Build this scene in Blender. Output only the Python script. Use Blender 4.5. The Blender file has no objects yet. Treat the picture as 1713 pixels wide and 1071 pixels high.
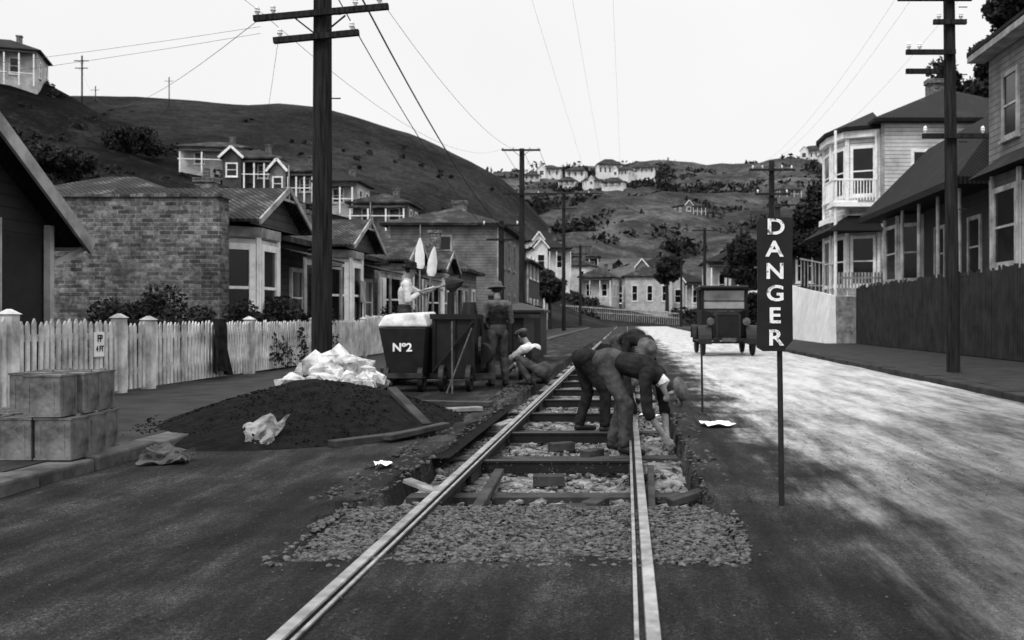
import bpy, math, random
import numpy as np
from mathutils import Vector, Matrix, noise as mnoise
random.seed(7); np.random.seed(7)
scene=bpy.context.scene
# ------------------------------------------------------------------ materials
def dk(v):
    t=min(max((v-.08)/.35,0),1); return v*(.62+.38*t)
def new_mat(name):
    m=bpy.data.materials.new(name); m.use_nodes=True
    nt=m.node_tree; b=nt.nodes.get('Principled BSDF')
    return m,nt,b
def N(nt,t,**k):
    n=nt.nodes.new(t)
    for a,v in k.items(): setattr(n,a,v)
    return n
def math_n(nt,op,a,b=None,c=None,clamp=False):
    n=nt.nodes.new('ShaderNodeMath'); n.operation=op; n.use_clamp=clamp
    for i,v in enumerate((a,b,c)):
        if v is None: continue
        if isinstance(v,(int,float)): n.inputs[i].default_value=v
        else: nt.links.new(v,n.inputs[i])
    return n.outputs[0]
def noise_n(nt,vec,scale,detail=6,rough=.6):
    n=nt.nodes.new('ShaderNodeTexNoise'); n.inputs['Scale'].default_value=scale
    n.inputs['Detail'].default_value=detail; n.inputs['Roughness'].default_value=rough
    if vec is not None: nt.links.new(vec,n.inputs['Vector'])
    return n.outputs['Fac']
def ramp_n(nt,fac,stops,raw=False):
    n=nt.nodes.new('ShaderNodeValToRGB'); cr=n.color_ramp
    if not raw: stops=[(p,dk(v)) for p,v in stops]
    cr.elements[0].position=stops[0][0]; cr.elements[0].color=(stops[0][1],)*3+(1,)
    cr.elements[1].position=stops[-1][0]; cr.elements[1].color=(stops[-1][1],)*3+(1,)
    for p,v in stops[1:-1]:
        e=cr.elements.new(p); e.color=(v,v,v,1)
    nt.links.new(fac,n.inputs['Fac']); return n.outputs['Color']
def bump_n(nt,b,h,strength=.5,dist=.02):
    n=nt.nodes.new('ShaderNodeBump'); n.inputs['Strength'].default_value=strength; n.inputs['Distance'].default_value=dist
    nt.links.new(h,n.inputs['Height']); nt.links.new(n.outputs['Normal'],b.inputs['Normal'])
def M(name,c,c2=None,scale=4,rough=.8,bump=.3,bscale=40,dist=.01,metal=0,spec=.25,lo=.35,hi=.65,stretch=None):
    m,nt,b=new_mat(name)
    if c2 is None: c2=c*1.5
    tc=N(nt,'ShaderNodeTexCoord'); vec=tc.outputs['Object']
    if stretch:
        mp=N(nt,'ShaderNodeMapping'); mp.inputs['Scale'].default_value=stretch
        nt.links.new(vec,mp.inputs['Vector']); vec=mp.outputs['Vector']
    f=noise_n(nt,vec,scale,8,.65)
    nt.links.new(ramp_n(nt,f,[(lo,c),(hi,c2)]),b.inputs['Base Color'])
    b.inputs['Roughness'].default_value=rough; b.inputs['Metallic'].default_value=metal
    b.inputs['Specular IOR Level'].default_value=spec
    if bump: bump_n(nt,b,noise_n(nt,vec,bscale,5),bump,dist)
    return m
m_wood=M('weathered_pole_wood',.012,.06,3,.9,.8,14,.03,stretch=(9,9,.5),spec=.1)
m_plank=M('rough_timber',.02,.09,3,.9,.6,20,.01)
m_plankl=M('pale_timber',.12,.34,5,.9,.5,20,.01)
m_black=M('black_paint',.006,.018,6,.55,.3,30,.005,spec=.3)
m_iron=M('dark_iron',.01,.03,8,.6,.4,30,.005,spec=.35)
m_wire=M('weathered_wire',.08,.16,8,.6,0)
m_steel=M('worn_rail_steel',.2,.6,7,.34,.25,60,.002,metal=.8,lo=.3,hi=.65)
m_railside=M('rusty_rail_side',.015,.05,9,.8,.5,60,.004)
m_white=M('weathered_white_paint',.55,.86,3,.6,.2,30,.003,lo=.3,hi=.55)
m_lid=M('limewashed_lid',.4,.8,5,.7,.5,16,.02)
m_cream=M('dull_paint',.2,.42,2,.7,.2,30,.003)
m_picket=M('picket_paint',.25,.75,2.5,.75,.3,25,.004,lo=.3,hi=.65)
m_dkpicket=M('tarred_palings',.012,.05,2,.9,.3,25,.004)
m_glass=M('window_glass',.004,.02,1.5,.15,0,spec=.35)
m_pane=M('windscreen_glass',.25,.4,1.5,.12,0,spec=.8)  # pale base colour stands in for bright sky mirrored in the pane
m_conc=M('concrete_kerb',.05,.18,3,.85,.5,30,.006)
m_stonew=M('pale_stone',.2,.7,4,.85,.7,18,.02,lo=.35,hi=.6)
m_dirt=M('dark_spoil_earth',.004,.018,9,.95,1,45,.03,spec=.1)
m_grav=M('gravel_bed',.03,.32,7,.9,.9,30,.02,lo=.38,hi=.62)
m_cob=M('broken_stone',.012,.2,30,.75,.6,80,.008,lo=.38,hi=.68)
m_grit=M('road_grit',.02,.14,14,.85,.5,60,.01)
m_tin=M('galvanised_tin',.06,.34,4,.42,.4,18,.012,metal=.45,lo=.3,hi=.7)
m_canvas=M('canvas_sheet',.1,.36,5,.9,.8,10,.03)
m_rag=M('dirty_sacking',.03,.14,5,.9,.8,10,.03)
m_leaf=M('dark_foliage',.01,.06,1.2,.8,0,spec=.15)
m_leaf_far=M('distant_foliage',.02,.05,.12,.95,0,spec=.05)
m_bark=M('bark',.02,.05,5,.9,.7,20)
m_plaster=M('pale_render',.6,.8,1.5,.85,.2,20)
m_skin=M('skin',.2,.3,14,.6,.2,60,.003)
m_hair=M('hair',.01,.03,40,.7,.5,80,.004)
m_cloth_d=M('dark_cloth',.012,.04,9,.95,.6,60,.004,spec=.1)
m_cloth_m=M('grey_trousers',.05,.12,9,.95,.6,60,.004,spec=.1)
m_cloth_w=M('pale_shirt',.5,.75,9,.9,.5,40,.004)
m_felt=M('grey_felt',.08,.18,12,.95,.4)
m_boot=M('boot_leather',.008,.03,12,.6,.3)
m_yard=M('yard_grass',.02,.06,3,.95,.8,20,.04)
m_pave=M('asphalt_footpath',.012,.055,2.5,.85,.6,60,.01)
m_paint_l=M('sign_letter_paint',.12,.85,26,.7,.3,60,.003,lo=.36,hi=.48)
m_rubble=M('rubble_wall',.12,.36,3,.9,.8,6,.05)

def mat_boards(name,c1,c2,pitch=.16,var=1.5):
    m,nt,b=new_mat(name)
    tc=N(nt,'ShaderNodeTexCoord'); sx=N(nt,'ShaderNodeSeparateXYZ'); nt.links.new(tc.outputs['Object'],sx.inputs[0])
    fr=math_n(nt,'FRACT',math_n(nt,'DIVIDE',sx.outputs['Z'],pitch))
    line=math_n(nt,'LESS_THAN',fr,.14)
    f=noise_n(nt,tc.outputs['Object'],var,8,.65)
    col=ramp_n(nt,f,[(.35,c1),(.65,c2)])
    mx=N(nt,'ShaderNodeMix',data_type='RGBA'); nt.links.new(line,mx.inputs['Factor']); nt.links.new(col,mx.inputs[6]); mx.inputs[7].default_value=(c1*.3,)*3+(1,)
    nt.links.new(mx.outputs[2],b.inputs['Base Color']); b.inputs['Roughness'].default_value=.75
    bump_n(nt,b,fr,.8,.02)
    return m
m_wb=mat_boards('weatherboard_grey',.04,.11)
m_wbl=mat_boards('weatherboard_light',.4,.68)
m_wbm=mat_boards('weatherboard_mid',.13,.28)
def mat_brick():
    m,nt,b=new_mat('old_brickwork')
    tc=N(nt,'ShaderNodeTexCoord'); sx=N(nt,'ShaderNodeSeparateXYZ'); nt.links.new(tc.outputs['Object'],sx.inputs[0])
    cx=N(nt,'ShaderNodeCombineXYZ'); nt.links.new(math_n(nt,'ADD',sx.outputs['X'],sx.outputs['Y']),cx.inputs[0]); nt.links.new(sx.outputs['Z'],cx.inputs[1])
    br=N(nt,'ShaderNodeTexBrick'); nt.links.new(cx.outputs[0],br.inputs['Vector']); br.inputs['Scale'].default_value=1
    br.inputs['Brick Width'].default_value=.23; br.inputs['Row Height'].default_value=.08; br.inputs['Mortar Size'].default_value=.009
    br.inputs['Mortar Smooth'].default_value=.4
    br.inputs['Color1'].default_value=(.035,.035,.035,1); br.inputs['Color2'].default_value=(.17,.17,.17,1); br.inputs['Mortar'].default_value=(.18,.18,.18,1)
    f=noise_n(nt,tc.outputs['Object'],1.1,9,.75); f2=noise_n(nt,tc.outputs['Object'],9,7,.8)
    k=ramp_n(nt,f,[(.38,.4),(.62,1.4)],True); k2=ramp_n(nt,f2,[(.36,.3),(.64,1.8)],True)
    mm=N(nt,'ShaderNodeMix',data_type='RGBA',blend_type='MULTIPLY'); mm.inputs['Factor'].default_value=1; nt.links.new(br.outputs['Color'],mm.inputs[6]); nt.links.new(k,mm.inputs[7])
    m2=N(nt,'ShaderNodeMix',data_type='RGBA',blend_type='MULTIPLY'); m2.inputs['Factor'].default_value=1; nt.links.new(mm.outputs[2],m2.inputs[6]); nt.links.new(k2,m2.inputs[7])
    nt.links.new(m2.outputs[2],b.inputs['Base Color']); b.inputs['Roughness'].default_value=.9
    bump_n(nt,b,math_n(nt,'ADD',math_n(nt,'MULTIPLY',br.outputs['Fac'],-1.),f2),.9,.02)
    return m
m_brick=mat_brick()
def mat_iron(name,c1,c2):
    m,nt,b=new_mat(name)
    tc=N(nt,'ShaderNodeTexCoord'); sx=N(nt,'ShaderNodeSeparateXYZ'); nt.links.new(tc.outputs['Object'],sx.inputs[0])
    s=math_n(nt,'SINE',math_n(nt,'MULTIPLY',math_n(nt,'ADD',sx.outputs['X'],sx.outputs['Y']),50))
    f=noise_n(nt,tc.outputs['Object'],1.2,9,.7)
    k=math_n(nt,'ADD',f,math_n(nt,'MULTIPLY',s,.05))
    nt.links.new(ramp_n(nt,k,[(.42,c1),(.55,(c1+c2)*.2),(.66,c2)]),b.inputs['Base Color'])
    b.inputs['Roughness'].default_value=.75; b.inputs['Specular IOR Level'].default_value=.2
    bump_n(nt,b,s,.6,.02)
    return m
m_roof=mat_iron('corrugated_iron_roof',.010,.16)
m_roofd=mat_iron('dark_iron_roof',.006,.03)
def mat_road():
    m,nt,b=new_mat('macadam_road')
    tc=N(nt,'ShaderNodeTexCoord'); o=tc.outputs['Object']; sx=N(nt,'ShaderNodeSeparateXYZ'); nt.links.new(o,sx.inputs[0])
    X=sx.outputs['X'];Y=sx.outputs['Y']
    big=noise_n(nt,o,.9,6,.6); fine=noise_n(nt,o,45,8,.8); mid=noise_n(nt,o,7,6,.7); grain=noise_n(nt,o,130,2,.8)
    mp=N(nt,'ShaderNodeMapping'); mp.inputs['Scale'].default_value=(2.2,.3,1); mp.inputs['Rotation'].default_value=(0,0,-.15); nt.links.new(o,mp.inputs['Vector'])
    st=noise_n(nt,mp.outputs[0],1.3,9,.72)
    mp2=N(nt,'ShaderNodeMapping'); mp2.inputs['Scale'].default_value=(3.2,.5,1); mp2.inputs['Rotation'].default_value=(0,0,.5); nt.links.new(o,mp2.inputs['Vector'])
    st2=noise_n(nt,mp2.outputs[0],1.1,8,.7)
    a=math_n(nt,'ADD',math_n(nt,'MULTIPLY',big,.22),math_n(nt,'ADD',math_n(nt,'MULTIPLY',st2,.26),math_n(nt,'ADD',math_n(nt,'MULTIPLY',fine,.26),math_n(nt,'MULTIPLY',grain,.26))))
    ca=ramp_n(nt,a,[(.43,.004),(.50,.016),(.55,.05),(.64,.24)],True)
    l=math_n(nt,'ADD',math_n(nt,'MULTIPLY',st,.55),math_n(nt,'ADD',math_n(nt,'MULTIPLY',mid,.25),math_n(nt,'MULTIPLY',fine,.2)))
    cl=ramp_n(nt,l,[(.38,.14),(.47,.40),(.54,.62),(.66,.78)],True)  # pale right lane: dust and tyre streaks, with sky glare painted into the colour
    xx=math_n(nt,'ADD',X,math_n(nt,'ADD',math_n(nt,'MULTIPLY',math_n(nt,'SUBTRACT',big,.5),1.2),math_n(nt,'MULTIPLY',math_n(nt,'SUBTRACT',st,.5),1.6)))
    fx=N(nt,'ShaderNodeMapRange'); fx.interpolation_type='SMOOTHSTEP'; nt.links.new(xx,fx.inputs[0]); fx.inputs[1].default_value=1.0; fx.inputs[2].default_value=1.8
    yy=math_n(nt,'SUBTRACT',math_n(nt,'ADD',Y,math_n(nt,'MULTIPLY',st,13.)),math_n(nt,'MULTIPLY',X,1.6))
    fy=N(nt,'ShaderNodeMapRange'); fy.interpolation_type='SMOOTHSTEP'; nt.links.new(yy,fy.inputs[0]); fy.inputs[1].default_value=6.0; fy.inputs[2].default_value=20  # painted glare weakens towards the camera
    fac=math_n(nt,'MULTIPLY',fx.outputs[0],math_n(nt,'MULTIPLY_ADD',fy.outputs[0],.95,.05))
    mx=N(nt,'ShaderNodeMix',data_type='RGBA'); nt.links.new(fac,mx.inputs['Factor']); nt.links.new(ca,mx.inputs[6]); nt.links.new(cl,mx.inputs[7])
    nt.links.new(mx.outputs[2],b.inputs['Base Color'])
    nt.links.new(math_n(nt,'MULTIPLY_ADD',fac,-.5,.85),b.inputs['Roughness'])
    nt.links.new(math_n(nt,'MULTIPLY_ADD',fac,.4,.12),b.inputs['Specular IOR Level'])
    bump_n(nt,b,math_n(nt,'ADD',math_n(nt,'ADD',fine,grain),math_n(nt,'MULTIPLY',mid,1.2)),.8,.014)
    return m
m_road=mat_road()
def mat_hill(name,stops,s1,s2,s3):
    m,nt,b=new_mat(name)
    tc=N(nt,'ShaderNodeTexCoord'); o=tc.outputs['Object']
    a=noise_n(nt,o,s1,9,.6); c=noise_n(nt,o,s2,8,.75); e=noise_n(nt,o,s3,5,.8)
    k=math_n(nt,'ADD',math_n(nt,'MULTIPLY',a,.4),math_n(nt,'ADD',math_n(nt,'MULTIPLY',c,.35),math_n(nt,'MULTIPLY',e,.25)))
    nt.links.new(ramp_n(nt,k,stops,True),b.inputs['Base Color']); b.inputs['Roughness'].default_value=.95; b.inputs['Specular IOR Level'].default_value=.05
    bump_n(nt,b,k,1,3.0)
    return m
m_hill=mat_hill('hill_grass',[(.42,.010),(.5,.026),(.58,.06)],.03,.3,1.2)
m_hillfar=mat_hill('far_hill_scrub',[(.42,.018),(.5,.045),(.58,.12)],.02,.12,.5)  # lighter than the nearer hills: distance haze painted into the base colour
m_hilln=mat_hill('near_bank_scrub',[(.42,.005),(.5,.014),(.58,.055)],.08,.7,3)

# ------------------------------------------------------------------ mesh helpers
class MB:
    def __init__(s): s.v=[]; s.f=[]
    def poly(s,pts):
        k=len(s.v); s.v+= [tuple(p) for p in pts]; s.f.append(tuple(range(k,k+len(pts))))
    def hexa(s,p):
        k=len(s.v); s.v+=[tuple(q) for q in p]
        for f in ((3,2,1,0),(4,5,6,7),(0,1,5,4),(1,2,6,5),(2,3,7,6),(3,0,4,7)): s.f.append(tuple(k+i for i in f))
    def box(s,x0,x1,y0,y1,z0,z1):
        s.hexa([(x0,y0,z0),(x1,y0,z0),(x1,y1,z0),(x0,y1,z0),(x0,y0,z1),(x1,y0,z1),(x1,y1,z1),(x0,y1,z1)])
    def obox(s,c,t,n,w,d,h):
        c=Vector(c);t=Vector(t)*w/2;n=Vector(n)*d/2;z=Vector((0,0,h/2))
        s.hexa([c-t-n-z,c+t-n-z,c+t+n-z,c-t+n-z,c-t-n+z,c+t-n+z,c+t+n+z,c-t+n+z])
    def beam(s,p0,p1,w,h,up=(0,0,1)):
        p0=Vector(p0);p1=Vector(p1);a=(p1-p0).normalized();u=Vector(up)
        l=a.cross(u)
        if l.length<1e-4: l=a.cross(Vector((0,1,0)))
        l.normalize(); u=l.cross(a); l*=w/2;u=u*h/2
        s.hexa([p0-l-u,p0+l-u,p1+l-u,p1-l-u,p0-l+u,p0+l+u,p1+l+u,p1-l+u])
    def cyl(s,p0,p1,r0,r1=None,n=10,cap=True):
        if r1 is None: r1=r0
        p0=Vector(p0);p1=Vector(p1);a=(p1-p0).normalized(); u=a.orthogonal().normalized(); w=a.cross(u); k=len(s.v)
        for p,r in ((p0,r0),(p1,r1)):
            for i in range(n):
                t=2*math.pi*i/n; s.v.append(tuple(p+u*math.cos(t)*r+w*math.sin(t)*r))
        for i in range(n):
            j=(i+1)%n; s.f.append((k+i,k+j,k+n+j,k+n+i))
        if cap: s.f.append(tuple(k+n-1-i for i in range(n))); s.f.append(tuple(k+n+i for i in range(n)))
    def prism(s,pts,z0,z1):
        k=len(s.v);n=len(pts)
        for z in (z0,z1): s.v+=[(p[0],p[1],z) for p in pts]
        for i in range(n):
            j=(i+1)%n; s.f.append((k+i,k+j,k+n+j,k+n+i))
        s.f.append(tuple(k+n-1-i for i in range(n))); s.f.append(tuple(k+n+i for i in range(n)))
    def lathe(s,c,prof,n=16,ax=(0,0,1)):
        c=Vector(c);a=Vector(ax).normalized();u=a.orthogonal().normalized();w=a.cross(u);k=len(s.v)
        for h,r in prof:
            for i in range(n):
                t=2*math.pi*i/n; s.v.append(tuple(c+a*h+u*math.cos(t)*r+w*math.sin(t)*r))
        for q in range(len(prof)-1):
            for i in range(n):
                j=(i+1)%n; s.f.append((k+q*n+i,k+q*n+j,k+(q+1)*n+j,k+(q+1)*n+i))
    def hip(s,x0,x1,y0,y1,z0,z1,fascia=.14,inset=None):
        if x1-x0>=y1-y0:
            d=inset if inset is not None else (y1-y0)/2; ym=(y0+y1)/2; r0=(x0+d,ym,z1); r1=(x1-d,ym,z1)
            if r1[0]<=r0[0]: r1=(r0[0]+.05,ym,z1)
            A,B,C,D=(x0,y0,z0),(x1,y0,z0),(x1,y1,z0),(x0,y1,z0)
            s.poly([A,B,r1,r0]); s.poly([B,C,r1]); s.poly([C,D,r0,r1]); s.poly([D,A,r0])
        else:
            d=inset if inset is not None else (x1-x0)/2; xm=(x0+x1)/2; r0=(xm,y0+d,z1); r1=(xm,y1-d,z1)
            A,B,C,D=(x0,y0,z0),(x1,y0,z0),(x1,y1,z0),(x0,y1,z0)
            s.poly([A,B,r0]); s.poly([B,C,r1,r0]); s.poly([C,D,r1]); s.poly([D,A,r0,r1])
        s.box(x0,x1,y0,y1,z0-fascia,z0-.003)
    def xf(s,mat):
        s.v=[tuple(mat@Vector(p)) for p in s.v]; return s
def grp(name,loc=(0,0,0)):
    e=bpy.data.objects.new(name,None); e.location=loc; e.empty_display_size=.3; scene.collection.objects.link(e); return e
def mk(name,v,f,mat,loc=(0,0,0),parent=None,smooth=False):
    me=bpy.data.meshes.new(name)
    l=Vector(loc)
    me.from_pydata([ (p[0]-l.x,p[1]-l.y,p[2]-l.z) for p in v],[],f)
    mats=mat if isinstance(mat,(list,tuple)) else [mat]
    for q in mats: me.materials.append(q)
    if smooth: me.polygons.foreach_set('use_smooth',[True]*len(me.polygons))
    me.update(); o=bpy.data.objects.new(name,me); scene.collection.objects.link(o)
    if parent is not None: o.parent=parent
    else: o.location=loc
    return o
def part(g,name,mb,mat,smooth=False):
    if not mb.v: return None
    return mk(name,mb.v,mb.f,mat,loc=g.location,parent=g,smooth=smooth)
def solo(name,mb,mat,loc=(0,0,0),smooth=False): return mk(name,mb.v,mb.f,mat,loc=loc,smooth=smooth)
def bevel(o,w=.01,seg=2):
    b=o.modifiers.new('bevel','BEVEL'); b.width=w; b.segments=seg; b.limit_method='ANGLE'; return o
def window(fr,gl,c,t,n,w,h,fw=.09,mull=True,sill=True):
    c=Vector(c);t=Vector(t);n=Vector(n);z=Vector((0,0,1))
    gl.obox(c+n*.005,t,n,w,.03,h)
    for s in (-1,1):
        fr.obox(c+t*s*(w/2+fw/2)+n*.02,t,n,fw,.09,h+2*fw)
        fr.obox(c+z*s*(h/2+fw/2)+n*.015,t,n,w-.002,.08,fw)
    if mull: fr.obox(c+n*.022,t,n,w-.004,.05,fw*.45)
    if sill: fr.obox(c-z*(h/2+fw+.03)+n*.05,t,n,w+2*fw+.1,.14,.06)
def text_mesh(s,size,bold=0):
    cu=bpy.data.curves.new('t','FONT'); cu.body=s; cu.size=size; cu.align_x='CENTER'; cu.align_y='CENTER'; cu.extrude=.002; cu.offset=bold
    o=bpy.data.objects.new('t',cu); scene.collection.objects.link(o)
    dg=bpy.context.evaluated_depsgraph_get(); me=bpy.data.meshes.new_from_object(o.evaluated_get(dg))
    v=[tuple(q.co) for q in me.vertices]; f=[tuple(p.vertices) for p in me.polygons]
    bpy.data.objects.remove(o); return v,f
def add_text(g,name,s,loc,size,mat,facing='-Y',bold=0,sx=1):
    v,f=text_mesh(s,size,bold); mb=MB()
    for p in v:
        if facing=='-Y': mb.v.append((loc[0]+p[0]*sx,loc[1]-p[2],loc[2]+p[1]))
        else: mb.v.append((loc[0]+p[2],loc[1]+p[0]*sx,loc[2]+p[1]))
    mb.f=f; return part(g,name,mb,mat)
# ------------------------------------------------------------------ terrain
def sn(x,y,s,ph=0):
    return (np.sin(x*s*1.3+1.9*np.sin(y*s*.7+ph)+ph)+np.sin(y*s*1.1+1.7*np.sin(x*s*.9+2*ph)+1.3*ph)+.5*np.sin((x+y)*s*2.3+ph*3)+.5*np.sin((x-y)*s*2.9+ph*5))/3
RA=([-400,-160,-142,-114.4,-96,-80.8,-68.5,-53.2,-41,-30.3,-25.7,-16.5,-7.3,0],[50,55,59,58.2,56.4,55.5,52.9,48.3,42.5,36.6,32,21.3,10.6,0])
RB=([-400,-150,-75.9,-57.5,-14.7,15.9,43.4,61.8,86.3,104.6,123,169,300,600],[60,70,75,78.2,79.1,81.3,76.7,79.7,83.7,81.9,74,66,60,50])
RC=([-200,-100,-67.8,-61.3,-54.9,-48.4,-41.9,-35.5,-29,-22.5,-18.6,-16,-14.1],[42,36,29,25.8,22.6,20.3,18.4,17.1,15.5,13.9,8.5,3,0])
RD=([9.5,11,13,22,30,60,200],[0,1.5,5,13,19,30,40])
RE=([-60,-30,-8,6,14,30,60],[8,6,4.4,1.6,2.2,7,12])
def prof(Y,yr,wf,wb,p=1.0):
    f=np.clip((Y-(yr-wf))/wf,0,1)**p
    b=np.clip(1-(Y-yr)/wb,0.25,1)
    return np.where(Y<=yr,f,b)
def hA(X,Y): return np.interp(X,*RA)*prof(Y,260,170,300)
def hB(X,Y): return np.interp(X,*RB)*prof(Y,520,330,500)
def hC(X,Y): return np.interp(X,*RC)*prof(Y,110,72,120)
def hD(X,Y): return np.interp(X,*RD)*prof(Y,80,40,60)
def hE(X,Y): return np.interp(X,*RE)*prof(Y,155,32,80)
def H(X,Y):
    X=np.asarray(X,float);Y=np.asarray(Y,float)
    return np.maximum.reduce([hA(X,Y),hB(X,Y),hC(X,Y),hD(X,Y),hE(X,Y)])
def gridmesh(xs,ys,fn):
    XX,YY=np.meshgrid(xs,ys); ZZ=fn(XX,YY); nx=len(xs);ny=len(ys)
    v=np.stack([XX.ravel(),YY.ravel(),ZZ.ravel()],1)
    i=np.arange(nx-1)[None,:]+nx*np.arange(ny-1)[:,None]; i=i.ravel()
    f=np.stack([i,i+1,i+nx+1,i+nx],1); return v,f
def mkgrid(name,xs,ys,fn,mat,smooth=True):
    v,f=gridmesh(xs,ys,fn); me=bpy.data.meshes.new(name)
    me.from_pydata(v.tolist(),[],f.tolist()); me.materials.append(mat)
    if smooth: me.polygons.foreach_set('use_smooth',[True]*len(me.polygons))
    o=bpy.data.objects.new(name,me); scene.collection.objects.link(o); return o
def hill(name,fn,x0,x1,y0,y1,dx,dy,mat,amp,s):
    xs=np.arange(x0,x1+dx,dx);ys=np.arange(y0,y1+dy,dy)
    def z(X,Y):
        h=fn(X,Y); k=np.clip(h/12,0,1)
        return h-.5+amp*k*(sn(X,Y,s)+.5*sn(X,Y,s*2.7,2)+.25*sn(X,Y,s*6,4))
    return mkgrid(name,xs,ys,z,mat)
mkgrid('ground',[-3000,-400,-60,0,60,400,3000],[-200,0,100,400,3000],lambda X,Y:X*0-.4,m_yard)
hill('hill',hA,-400,6,85,420,4,4,m_hill,.9,.05)
hill('far_hill',hB,-400,600,185,900,7,7,m_hillfar,4.2,.035)
hill('near_hillside',hC,-200,-12,36,190,2,2,m_hilln,.7,.13)
hill('bank',hD,9.4,200,39,140,1.6,1.6,m_hilln,.6,.2)
hill('valley_rise',hE,-60,60,122,235,1.5,1.5,m_hill,.3,.2)
# ------------------------------------------------------------------ leaf masses
def leaves(centres,radii,n,size,seed=1,squash=.8):
    r=np.random.RandomState(seed); c=np.asarray(centres,float); R=np.asarray(radii,float)
    idx=r.randint(0,len(c),n); d=r.normal(size=(n,3)); d/=np.linalg.norm(d,axis=1)[:,None]
    rr=R[idx]*(r.rand(n)**.45); P=c[idx]+d*rr[:,None]*np.array([1,1,squash])
    a=r.normal(size=(n,3)); a/=np.linalg.norm(a,axis=1)[:,None]; b=np.cross(a,r.normal(size=(n,3))); b/=np.linalg.norm(b,axis=1)[:,None]
    s=(size*(.5+r.rand(n)))[:,None]
    v=np.stack([P-a*s,P+b*s*.55,P+a*s,P-b*s*.55],1).reshape(-1,3); f=np.arange(4*n).reshape(n,4)
    return v,f
def tree(name,x,y,z,h,spread,leaf,n,seed,mat=None):
    r=random.Random(seed); g=grp(name,(x,y,z)); tb=MB(); cs=[];rs=[]
    th=h*.35; top=Vector((x+r.uniform(-.2,.2),y,z+h*.8)); base=Vector((x,y,z-.3)); mid=Vector((x,y,z+th))
    tb.cyl(base,mid,h*.035,h*.025,8,False); tb.cyl(mid,top,h*.025,h*.006,7,False)
    for i in range(13):
        t=r.uniform(0,.85); p=mid.lerp(top,t); an=r.uniform(0,6.28); L=spread*(1.05-t*.6)*r.uniform(.6,1)
        e=p+Vector((math.cos(an)*L,math.sin(an)*L,L*.35)); tb.cyl(p,e,h*.012,h*.003,5,False)
        for q in range(3):
            cs.append(tuple(p.lerp(e,r.uniform(.5,1.05))+Vector((r.uniform(-.2,.2)*L,r.uniform(-.2,.2)*L,r.uniform(-.1,.25)*L)))); rs.append(spread*r.uniform(.16,.36))
    cs.append(tuple(top)); rs.append(spread*.3)
    part(g,'trunk_and_limbs',tb,m_bark,True)
    v,f=leaves(cs,rs,n,leaf,seed); mb=MB(); mb.v=v.tolist(); mb.f=[tuple(q) for q in f.tolist()]; part(g,'crown',mb,mat or m_leaf)
def shrub(name,x,y,z,rx,ry,h,leaf,n,seed,mat=None):
    r=random.Random(seed); cs=[];rs=[]; st=MB(); g=grp(name,(x,y,z))
    for i in range(max(7,int(rx*12))):
        a=r.uniform(-1,1);b=r.uniform(-1,1); hh=h*r.uniform(.45,.95)*(1-.3*abs(a))
        cs.append((x+a*rx,y+b*ry,z+hh)); rs.append(h*r.uniform(.14,.28)); cs.append((x+a*rx,y+b*ry,z+hh*.5)); rs.append(h*.3)
        st.cyl((x+a*rx*.7,y+b*ry*.7,z-.05),(x+a*rx,y+b*ry,z+hh),.02,.008,5,False)
    part(g,'stems',st,m_bark)
    v,f=leaves(cs,rs,n,leaf,seed,.9); mb=MB(); mb.v=v.tolist(); mb.f=[tuple(q) for q in f.tolist()]; part(g,'leaves',mb,mat or m_leaf)
def scrub(name,fn,x0,x1,y0,y1,nc,n,rmin,rmax,leaf,seed,mat,zmin=2,off=0,cut=-.25):
    r=np.random.RandomState(seed); cs=[];rs=[]
    while len(cs)<nc:
        X=r.uniform(x0,x1);Y=r.uniform(y0,y1); z=float(fn(X,Y))
        if z<zmin: continue
        if sn(X,Y,.09,3)<cut: continue
        q=r.uniform(rmin,rmax); cs.append((X,Y,z-.5+q*.2+off)); rs.append(q)
    v,f=leaves(cs,rs,n,leaf,seed,.6); mb=MB(); mb.v=v.tolist(); mb.f=[tuple(q) for q in f.tolist()]; solo(name,mb,mat)
scrub('hillside_scrub',hC,-85,-15,45,112,260,17000,.4,1.3,.22,3,m_leaf,1)
scrub('hill_scrub',hA,-170,-6,110,240,110,7000,.3,1.0,.28,4,m_leaf,4,0,.1)
scrub('far_scrub',hB,-90,180,230,522,620,42000,1.5,7,1.0,5,m_leaf_far,6,-1.5,-.35)
scrub('valley_trees',hE,-30,-5,126,160,80,8000,.7,1.9,.3,6,m_leaf,.4)
scrub('valley_trees',hE,8,34,126,165,90,8000,.7,2.2,.3,16,m_leaf,.4)
scrub('bank_trees',hD,13,60,50,84,150,20000,1.2,3.0,.35,8,m_leaf,4,.8)
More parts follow.
